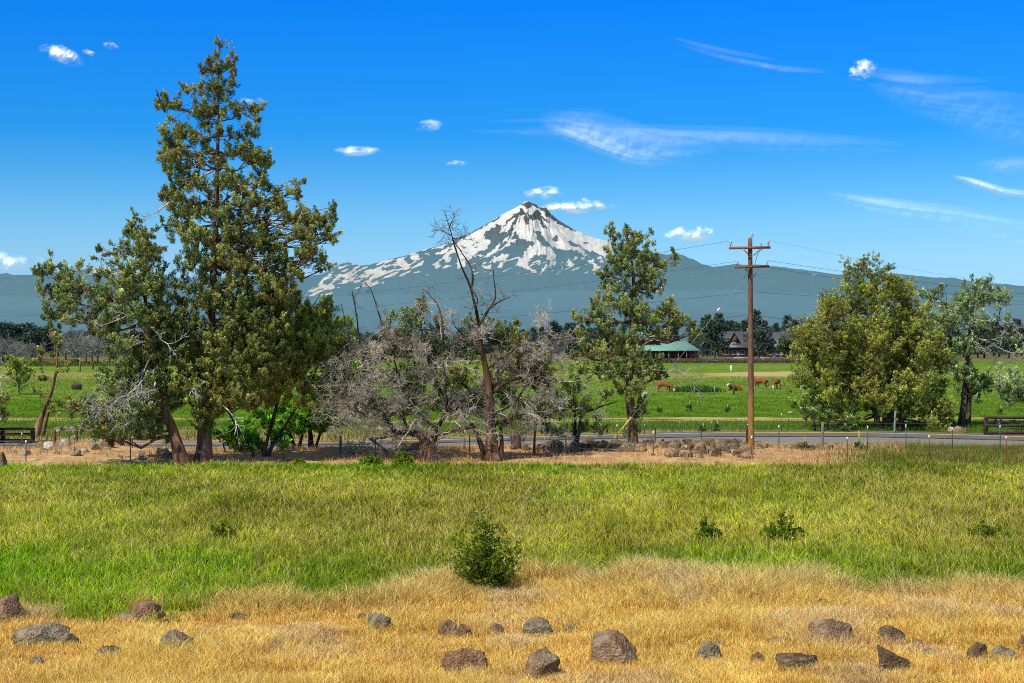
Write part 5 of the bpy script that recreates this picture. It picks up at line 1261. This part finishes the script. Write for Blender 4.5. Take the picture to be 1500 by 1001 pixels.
p = gp(113, 571); mb = MB(); rock_mesh(mb, (p[0], p[1], .22), .68, .6, .62, 5, (.07, .055, .042), .2, 0, True); tag(mb.build('rock', M_ROCK, origin=p), 'dark round boulder alone in the left pasture', 'rock', 'pasture boulders')
p = gp(945, 582); mb = MB(); rock_mesh(mb, (p[0], p[1], .25), .35, .3, .35, 6, PAL, .2, 0, True); tag(mb.build('rock', M_ROCK, origin=p), 'pale stone in the pasture left of the grazing cow', 'rock', 'pasture boulders')
p = gp(1157, 607); mb = MB(); rock_mesh(mb, (p[0], p[1], .1), .25, .2, .14, 7, PAL, .2, 0, True); tag(mb.build('rock', M_ROCK, origin=p), 'flat pale stone in the pasture right of the utility pole', 'rock', 'pasture boulders')
# reed patch
rr = np.random.default_rng(9); p = gp(1022, 574); n = 1300; mb = MB(); a = rr.random(n) * 2 * pi; r = np.sqrt(rr.random(n))
x = p[0] + np.cos(a) * r * 2.6 + rr.normal(size=n) * .5; y = p[1] + np.sin(a) * r * 3; c = np.tile([.06, .15, .018], (n, 1)) * (.6 + .8 * rr.random((n, 1)))
blades(mb, x, y, (1.0 - .5 * r) * (.6 + .6 * rr.random(n)), np.full(n, .07), c * .6, c, rr, .4); tag(mb.build('reed_clump', M_GRASS, origin=p), 'dark green reed clump in the pasture between the cattle', 'reeds')

# ------------------------------------------------------------------ buildings
def prism(mb, x0, x1, y0, y1, z0, zr, col, axis='x', over=.6, thick=.22, hip=0.0):
    """gable roof slab pair; ridge along axis"""
    x0 -= over; x1 += over; y0 -= over; y1 += over
    if axis == 'x':
        ym = (y0 + y1) / 2
        A = [(x0, y0, z0), (x1, y0, z0), (x1 - hip, ym, zr), (x0 + hip, ym, zr), (x1, y1, z0), (x0, y1, z0)]
    else:
        xm = (x0 + x1) / 2
        A = [(x1, y0, z0), (x1, y1, z0), (xm, y1 - hip, zr), (xm, y0 + hip, zr), (x0, y1, z0), (x0, y0, z0)]
    V = A + [(a, b, c - thick) for a, b, c in A]
    Q = [[0, 1, 2, 3], [2, 4, 5, 3], [7, 6, 9, 8], [10, 8, 9, 11], [0, 6, 7, 1], [4, 10, 11, 5]]
    T = [[0, 3, 5], [6, 11, 9], [1, 4, 2], [7, 8, 10]] if hip else []
    if not hip: Q += [[0, 3, 9, 6], [3, 5, 11, 9], [1, 7, 8, 2], [2, 8, 10, 4]]
    else: Q += [[0, 5, 11, 6], [1, 7, 10, 4]]
    mb.add(V, Q, T, col)
def gable_wall(mb, x0, x1, y, z0, zr, col, axis='y', th=.12):
    xm = (x0 + x1) / 2; V = [(x0, y, z0), (x1, y, z0), (xm, y, zr), (x0, y + th, z0), (x1, y + th, z0), (xm, y + th, zr)]
    mb.add(V, [[0, 3, 4, 1], [1, 4, 5, 2], [2, 5, 3, 0]], [[0, 1, 2], [5, 4, 3]], col)
def window(root, x, y, z, w, h, glass=(.03, .04, .05), fr=(.5, .48, .44)):
    mb = MB(); f = .12
    mb.box((x, y - .04, z + h / 2), (w + f, .08, f), fr); mb.box((x, y - .04, z - h / 2), (w + f, .08, f), fr); mb.box((x - w / 2, y - .04, z), (f, .08, h - f), fr); mb.box((x + w / 2, y - .04, z), (f, .08, h - f), fr); mb.box((x, y - .045, z), (.06, .06, h - f), fr)
    o = mb.build('window', M_PLAIN, root); mb = MB(); mb.box((x, y - .015, z), (w - .08, .03, h - .08), glass); g = mb.build('pane', M_GLASS); g.parent = o; g.location = (-root.location[0], -root.location[1], 0)
M_GLASS = mat_attr('window_glass', .08, 1.0, .05, spec=.6)
def mat_seam(name, c, lines=2.2):
    m, nt, N, L, out = new_mat(name); tc = N('ShaderNodeTexCoord'); wv = N('ShaderNodeTexWave'); wv.inputs['Scale'].default_value = lines; wv.inputs['Distortion'].default_value = .1
    L(tc.outputs['Object'], wv.inputs['Vector']); no = N('ShaderNodeTexNoise'); no.inputs['Scale'].default_value = .8; no.inputs['Detail'].default_value = 6; L(tc.outputs['Object'], no.inputs['Vector'])
    mt = N('ShaderNodeMath'); mt.operation = 'MULTIPLY_ADD'; mt.inputs[1].default_value = .35; L(wv.outputs['Fac'], mt.inputs[0]); L(no.outputs['Fac'], mt.inputs[2])
    cr = N('ShaderNodeValToRGB'); cr.color_ramp.elements[0].position = .3; cr.color_ramp.elements[0].color = (*[v * .75 for v in c], 1); cr.color_ramp.elements[1].position = .9; cr.color_ramp.elements[1].color = (*[min(1, v * 1.2) for v in c], 1); L(mt.outputs[0], cr.inputs[0])
    p = N('ShaderNodeBsdfPrincipled'); p.inputs['Roughness'].default_value = .55; L(cr.outputs[0], p.inputs['Base Color']); L(p.outputs[0], out.inputs['Surface']); return m
M_GREENROOF = mat_seam('green_metal_roof', (.15, .29, .23)); M_SHINGLE = mat_seam('grey_shingle_roof', (.07, .076, .085), 5); M_BARN = mat_seam('red_siding', (.17, .03, .03), 4); M_LOGW = mat_seam('brown_siding', (.13, .065, .04), 5)

D = 480.0; s = D / F; X = lambda x_: (x_ - CX) * s; Zp = lambda y_: CAMH - (y_ - CY) * s
root = empty('farmhouse', (X(965), D, 0), 'farm building with pale green metal roof behind the slim juniper', 'farmhouse')
mb = MB(); prism(mb, X(922), X(1024), D, D + 15, Zp(513.5), Zp(500), (1, 1, 1), 'x', .5, .25, 4.0); mb.build('roof', M_GREENROOF, root)
mb = MB(); prism(mb, X(930), X(966), D + 3.5, D + 14, Zp(499), Zp(484), (1, 1, 1), 'x', .4, .25, 3.0); mb.build('roof', M_GREENROOF, root)
mb = MB(); mb.box(((X(932) + X(964)) / 2, D + 9, (Zp(500) + Zp(505)) / 2 - .2), (X(964) - X(932), 8, 2.2), (.2, .1, .08)); mb.box(((X(924) + X(1008)) / 2, D + 9, (Zp(514) - .02) / 2), (X(1008) - X(924), 9, Zp(514) - .02), (.075, .05, .045)); mb.build('wall', M_LOGW, root)
mb = MB(); mb.box(((X(1010) + X(1024)) / 2, D + 7, Zp(514) / 2 - .1), (X(1024) - X(1010), 12.6, Zp(514) - .25), (1, 1, 1)); mb.build('wall', M_BARN, root)['label'] = 'dark red barn wall at the right end'
for k, x_ in enumerate([925, 943, 961, 980, 994, 1006]):
    mb = MB(); mb.box((X(x_), D + .3, Zp(514) / 2 - .12), (.35, .35, Zp(514) - .2), (.32, .22, .16)); mb.build('porch_post', M_WOOD, root)
for x_ in (935, 952, 985): window(root, X(x_), D + 4.5, 1.7, 1.6, 1.3)
mb = MB(); mb.box((X(970), D + 4.47, 1.05), (1.1, .06, 2.1), (.35, .3, .26)); mb.build('door', M_PLAIN, root)
mb = MB(); mb.box((X(940), D + 8, Zp(484) + .2), (.8, .8, 1.6), (.2, .15, .13)); mb.build('chimney', M_PLAIN, root)
root = empty('outbuilding', (X(904), D + 8, 0), 'plum brown gabled building hidden left of the green roof', 'outbuilding')
mb = MB(); mb.box(((X(893) + X(913)) / 2, D + 13, Zp(506) / 2), (X(913) - X(893), 9, Zp(506)), (1, 1, 1)); gable_wall(mb, X(893), X(913), D + 8.5, Zp(506), Zp(495), (1, 1, 1)); mb.build('wall', M_LOGW, root)
mb = MB(); prism(mb, X(893), X(913), D + 8.5, D + 17.5, Zp(506), Zp(494), (.2, .11, .10), 'y', .3); mb.build('roof', M_SHINGLE, root)
window(root, X(903), D + 8.48, 2.2, 1.4, 1.2)

D = 520.0; s = D / F
def house(x0, x1, ye, yr, dx0, dx1, dyr, label):
    root = empty('house', (X((x0 + x1) / 2), D, 0), label, 'house')
    mb = MB(); mb.box(((X(x0) + X(x1)) / 2, D + 5.5, Zp(ye) / 2 - .06), (X(x1) - X(x0), 9.6, Zp(ye) - .1), (1, 1, 1)); mb.build('wall', M_LOGW, root)
    mb = MB(); prism(mb, X(x0), X(x1), D, D + 11, Zp(ye), Zp(yr), (1, 1, 1), 'x', .5, .25); mb.build('roof', M_SHINGLE, root)
    # front gable dormer
    mb = MB(); xm = (dx0 + dx1) / 2
    mb.box(((X(dx0) + X(dx1)) / 2, D + 2.4, Zp(ye) + .7), (X(dx1) - X(dx0) - .5, 4, 2.0), (.26, .14, .08)); gable_wall(mb, X(dx0) + .2, X(dx1) - .2, D + .37, Zp(ye) + 1.6, Zp(dyr) - .3, (.30, .16, .09)); mb.build('dormer', M_LOGW, root)
    mb = MB(); prism(mb, X(dx0), X(dx1), D + .2, D + 5.4, Zp(ye) + 1.6, Zp(dyr), (.3, .2, .15), 'y', .35, .3); mb.build('roof', M_SHINGLE, root)
    window(root, X(xm), D + .35, Zp(ye) + 1.1, 1.3, 1.3, fr=(.6, .55, .48))
    for k in range(4): window(root, X(x0 + (x1 - x0) * (.14 + .24 * k)), D + .68, 1.7, 1.4, 1.4)
    mb = MB(); mb.box((X(x0 + (x1 - x0) * .5), D + .66, 1.05), (1.1, .07, 2.1), (.3, .25, .2)); mb.build('door', M_PLAIN, root)
    mb = MB(); mb.box((X(x1 - 6), D + 6, Zp(yr) + .1), (1, 1, 2.2), (.2, .17, .15)); mb.build('chimney', M_PLAIN, root)
house(1058, 1106, 509, 485.5, 1067, 1084, 486, 'dark-roofed house with brown timber gable left of the utility pole')
house(1124, 1166, 508, 486, 1126, 1136, 494, 'second dark-roofed house right of the utility pole among the pines')
# yard objects
def barrel(px_, col, label, name, r=.9, h=2.2):
    p = np.array([(px_ - CX) * 430 / F, 430, 0]); mb = MB(); z = np.array([0, .05, .3, .33, .36, .64, .67, .7, .95, 1]) * h; rr_ = np.array([.9, 1, 1, 1.05, 1, 1, 1.05, 1, 1, .9]) * r
    mb.tube(np.stack([0 * z + p[0], 0 * z + p[1], z], -1), rr_, 12, col); tag(mb.build(name, M_PAINT, origin=p), label, name.replace('_', ' '))
barrel(1134.5, (.02, .16, .55), 'bright blue barrel in the yard right of the utility pole', 'barrel', .42, .95 * 1.6)
barrel(1069.5, (.5, .03, .05), 'small bright red drum in the yard left of the utility pole', 'drum', .35, .9)
def trough(px_, w, h, col, label):
    p = np.array([(px_ - CX) * 425 / F, 425, 0]); mb = MB()
    mb.box((p[0], p[1], h * .25), (w, 1.2, h * .5), col); mb.box((p[0], p[1] - .58, h * .75), (w, .06, h * .5), col); mb.box((p[0], p[1] + .58, h * .75), (w, .06, h * .5), col); mb.box((p[0] - w / 2 + .03, p[1], h * .75), (.06, 1.1, h * .5), col); mb.box((p[0] + w / 2 - .03, p[1], h * .75), (.06, 1.1, h * .5), col)
    tag(mb.build('feed_trough', M_PLAIN, origin=p), label, 'feed trough', 'troughs in the far yard')
trough(1085, 4, 1.1, (.34, .36, .28), 'long pale green trough in the yard left of the utility pole')
trough(1120, 2.6, 1.0, (.42, .34, .24), 'tan trough in the yard right of the utility pole')
trough(1156, 3.2, .9, (.5, .28, .14), 'orange-tan trough in the yard beside the round juniper')
p = gp(1071, 544.5); mb = MB(); t_ = np.linspace(0, 1, 5); mb.tube(np.stack([0 * t_ + p[0], 0 * t_ + p[1], t_ * 1.2], -1), [.16, .17, .17, .17, .12], 8, (.78, .78, .76)); tag(mb.build('marker_post', M_PAINT, origin=p), 'short white marker post in the far pasture left of the pole', 'marker post')
root = empty('board_fence', ((1000 - CX) * 420 / F, 420, 0), 'low weathered board fence in front of the far houses', 'fence')
for px_ in range(1030, 1181, 10):
    mb = MB(); mb.box(((px_ - CX) * 420 / F, 420, .65), (.16, .16, 1.3), (.22, .17, .13)); mb.build('post', M_WOOD, root)
for z_ in (.45, .85, 1.2):
    mb = MB(); mb.box(((1105 - CX) * 420 / F, 419.88, z_), (150 * 420 / F, .05, .12), (.28, .22, .17)); mb.build('rail', M_WOOD, root)

# brown brush strip before the houses
rr = np.random.default_rng(15); n = 9000; px_ = 960 + 260 * rr.random(n); d_ = 385 + 60 * rr.random(n) ** 1.4; mb = MB()
col = np.where((rr.random(n) < .7)[:, None], np.array([.17, .115, .07]), np.array([.12, .13, .05])) * (.6 + .7 * rr.random((n, 1)))
blades(mb, (px_ - CX) * d_ / F, d_, .5 + .9 * rr.random(n) * fbm(px_ * .05, d_ * .05, 0, 3, 4), np.full(n, .22), col * .7, col, rr, .6)
n = 5000; px_ = -60 + 320 * rr.random(n); d_ = 330 + 60 * rr.random(n)
col = np.where((rr.random(n) < .3)[:, None], np.array([.2, .18, .06]), np.array([.10, .16, .03])) * (.6 + .7 * rr.random((n, 1)))
blades(mb, (px_ - CX) * d_ / F, d_, .3 + .5 * rr.random(n), np.full(n, .2), col * .7, col, rr, .6)
tag(mb.build('brush', M_GRASS), 'brownish scrub in front of the far houses', 'scrub', kind='stuff')

# ------------------------------------------------------------------ far trees
def far_proto(name, kind, seed, H, Wd, pal, trunkc=(.12, .09, .07)):
    rng = np.random.default_rng(seed); root = empty(name, (0, 0, 0), 'x', 'tree'); tb = MB(); cb = MB(); pp = np.array(pal)
    tb.tube([(0, 0, -.2), (rng.normal() * .1, 0, H * .35), (rng.normal() * .15, 0, H * .95)], [H * .022 + .06, H * .016 + .04, .03], 6, trunkc)
    if kind == 'pine':
        n = 330; t = rng.random(n) ** 1.25; z = H * (.14 + .86 * t); lay = .75 + .5 * noise3(z * .8, seed, 1, seed)
        r = Wd * (1 - t) ** .8 * lay * rng.random(n) ** .5 + .1; a = rng.random(n) * 2 * pi
        pos = np.stack([np.cos(a) * r, np.sin(a) * r, z], -1); ax = norm(np.stack([np.cos(a), np.sin(a), .25 + .5 * t], -1) + rng.normal(size=(n, 3)) * .25)
        make_tufts(cb, pos, ax, np.full(n, .9), np.full(n, .42), 9, .42, pp[rng.integers(0, len(pp), n)] * (.7 + .5 * rng.random((n, 1))), rng, .4)
    elif kind == 'round':
        cs = [(rng.normal() * Wd * .38, rng.normal() * Wd * .38, H * (.28 + .6 * rng.random())) for _ in range(16)]
        for c in cs:
            n = 30; rb = Wd * .42 * (1.15 - .55 * c[2] / H); q = norm(rng.normal(size=(n, 3))) * (rng.random(n) ** .4)[:, None]; pos = np.array(c) + q * rb
            ax = norm(q + np.array([0, 0, .7])); limb(tb, (0, 0, c[2] * .6), c, .12, .05, rng, trunkc, 4, 4, .1)
            make_tufts(cb, pos, ax, np.full(n, .8), np.full(n, .42), 9, .40, pp[rng.integers(0, len(pp), n)] * (.7 + .5 * rng.random((n, 1))), rng, .42)
    else:  # bare grey
        for k in range(16):
            grow(cb, np.array([0, 0, H * (.15 + .5 * rng.random())]), norm([rng.normal(), rng.normal(), .8]), H * .42, .09, 2, rng, np.array([.26, .245, .225]) * (.7 + .5 * rng.random()), 6, -.03, .2, 3, .6, .045)
    tb.build('trunk', M_BARK, root, smooth=True); cb.build('crown' if kind != 'bare' else 'branches', M_LEAF if kind != 'bare' else M_TWIG, root)
    return root
FARG = [(.080, .125, .085), (.065, .105, .08), (.105, .15, .09)]; FARB = [(.10, .145, .11), (.125, .165, .125), (.08, .12, .095)]; FARO = [(.145, .175, .075), (.11, .145, .075), (.17, .19, .08)]  # greens lightened and tinted blue to paint in distance haze
protos = {'p1': far_proto('pine_tree', 'pine', 1, 12, 2.6, FARG), 'p2': far_proto('pine_tree', 'pine', 2, 12, 3.2, FARB), 'p3': far_proto('pine_tree', 'pine', 3, 12, 2.2, FARG),
          'r1': far_proto('juniper_tree', 'round', 4, 10, 4.0, FARO), 'r2': far_proto('juniper_tree', 'round', 5, 10, 4.6, FARB), 'r3': far_proto('juniper_tree', 'round', 6, 10, 3.4, FARG), 'b1': far_proto('bare_tree', 'bare', 7, 9, 4, FARG), 'b2': far_proto('bare_tree', 'bare', 8, 9, 4, FARG)}
NH = {'p': 12.2, 'r': 10.6, 'b': 9.0}; used = set()
def far_tree(kind, px_, ytop, d, label, group, wide=1.0):
    src = protos[kind]
    if kind in used: o = copy_tree(src)
    else: o = src; used.add(kind)
    H = CAMH - (ytop - CY) * d / F; sc_ = H / NH[kind[0]]
    o.location = ((px_ - CX) * d / F, d, 0); o.rotation_euler = (0, 0, random.random() * 6.28); o.scale = (sc_ * wide, sc_ * wide, sc_)
    tag(o, label, 'tree', group)
# trees near the houses
NEAR = [('r3', 1047, 464, 455, 'tall dark juniper standing left of the gabled house', 1.0), ('r2', 1112, 478, 470, 'broad dark juniper just right of the utility pole in the yard', 1.1), ('r1', 1150, 490, 480, 'low broad juniper in front of the second house', 1.2), ('p2', 1030, 476, 520, 'pine behind the right end of the green roof', 1.0), ('r3', 1036, 494, 440, 'small ochre-tipped juniper at the corner of the red barn wall', 1.0), ('p1', 1108, 456, 560, 'dark pointed pine rising directly behind the utility pole', 1.0), ('r1', 1172, 492, 470, 'low juniper at the right edge of the second house', 1.0)]
for k_, px_, yt, d_, lab, w_ in NEAR: far_tree(k_, px_, yt, d_, lab, 'trees around the far houses', w_)
rr = random.Random(5)
for px_ in np.arange(1018, 1200, 6.5): far_tree(rr.choice(['p1', 'p2', 'p3']), px_ + rr.uniform(-3, 3), rr.choice([462, 468, 472, 476, 480, 484]) + rr.uniform(-2, 3), 560 + rr.uniform(0, 70), 'dark pine in the grove behind the far houses', 'pine grove behind the houses')
for px_ in np.arange(795, 1000, 9): far_tree(rr.choice(['p1', 'p2', 'p3', 'r3']), px_ + rr.uniform(-4, 4), (472 if px_ < 850 else 482) + rr.uniform(-4, 8), 500 + rr.uniform(0, 80), 'dark pine in the grove left of the green roof', 'pine grove left of the green roof', 1.1)
for px_ in np.arange(-60, 60, 9): far_tree(rr.choice(['r2', 'r3', 'p2']), px_ + rr.uniform(-4, 4), 474 + rr.uniform(-6, 8), 400 + rr.uniform(0, 60), 'dark juniper in the belt at the far left edge', 'dark belt at far left', 1.15)
for px_ in [6, 15, 24, 34, 43, 54, 98, 108, 117, 126, 136, 146, 158]: far_tree(rr.choice(['b1', 'b2']), px_ + rr.uniform(-3, 3), (503 if px_ < 70 else 490) + rr.uniform(-6, 6), 360 + rr.uniform(0, 30), 'bare grey tree in the leafless row beyond the left pasture', 'bare trees beyond left pasture', 1.0)
for px_ in np.arange(60, 800, 11): far_tree(rr.choice(['p1', 'p2', 'r2', 'r3', 'r1']), px_ + rr.uniform(-5, 5), 484 + rr.uniform(-6, 8), 500 + rr.uniform(0, 90), 'dark tree in the far belt behind the left tall junipers', 'far belt behind the tall junipers', 1.15)
for px_ in np.arange(1200, 1580, 11): far_tree(rr.choice(['p1', 'p2', 'r2', 'r3']), px_ + rr.uniform(-5, 5), (478 if px_ < 1440 else 474) + rr.uniform(-6, 8), 480 + rr.uniform(0, 90), 'dark tree in the far belt behind the right junipers', 'far belt behind the right junipers', 1.15)
for k in list(protos):
    if k not in used:
        for ch in list(protos[k].children): bpy.data.objects.remove(ch)
        bpy.data.objects.remove(protos[k])
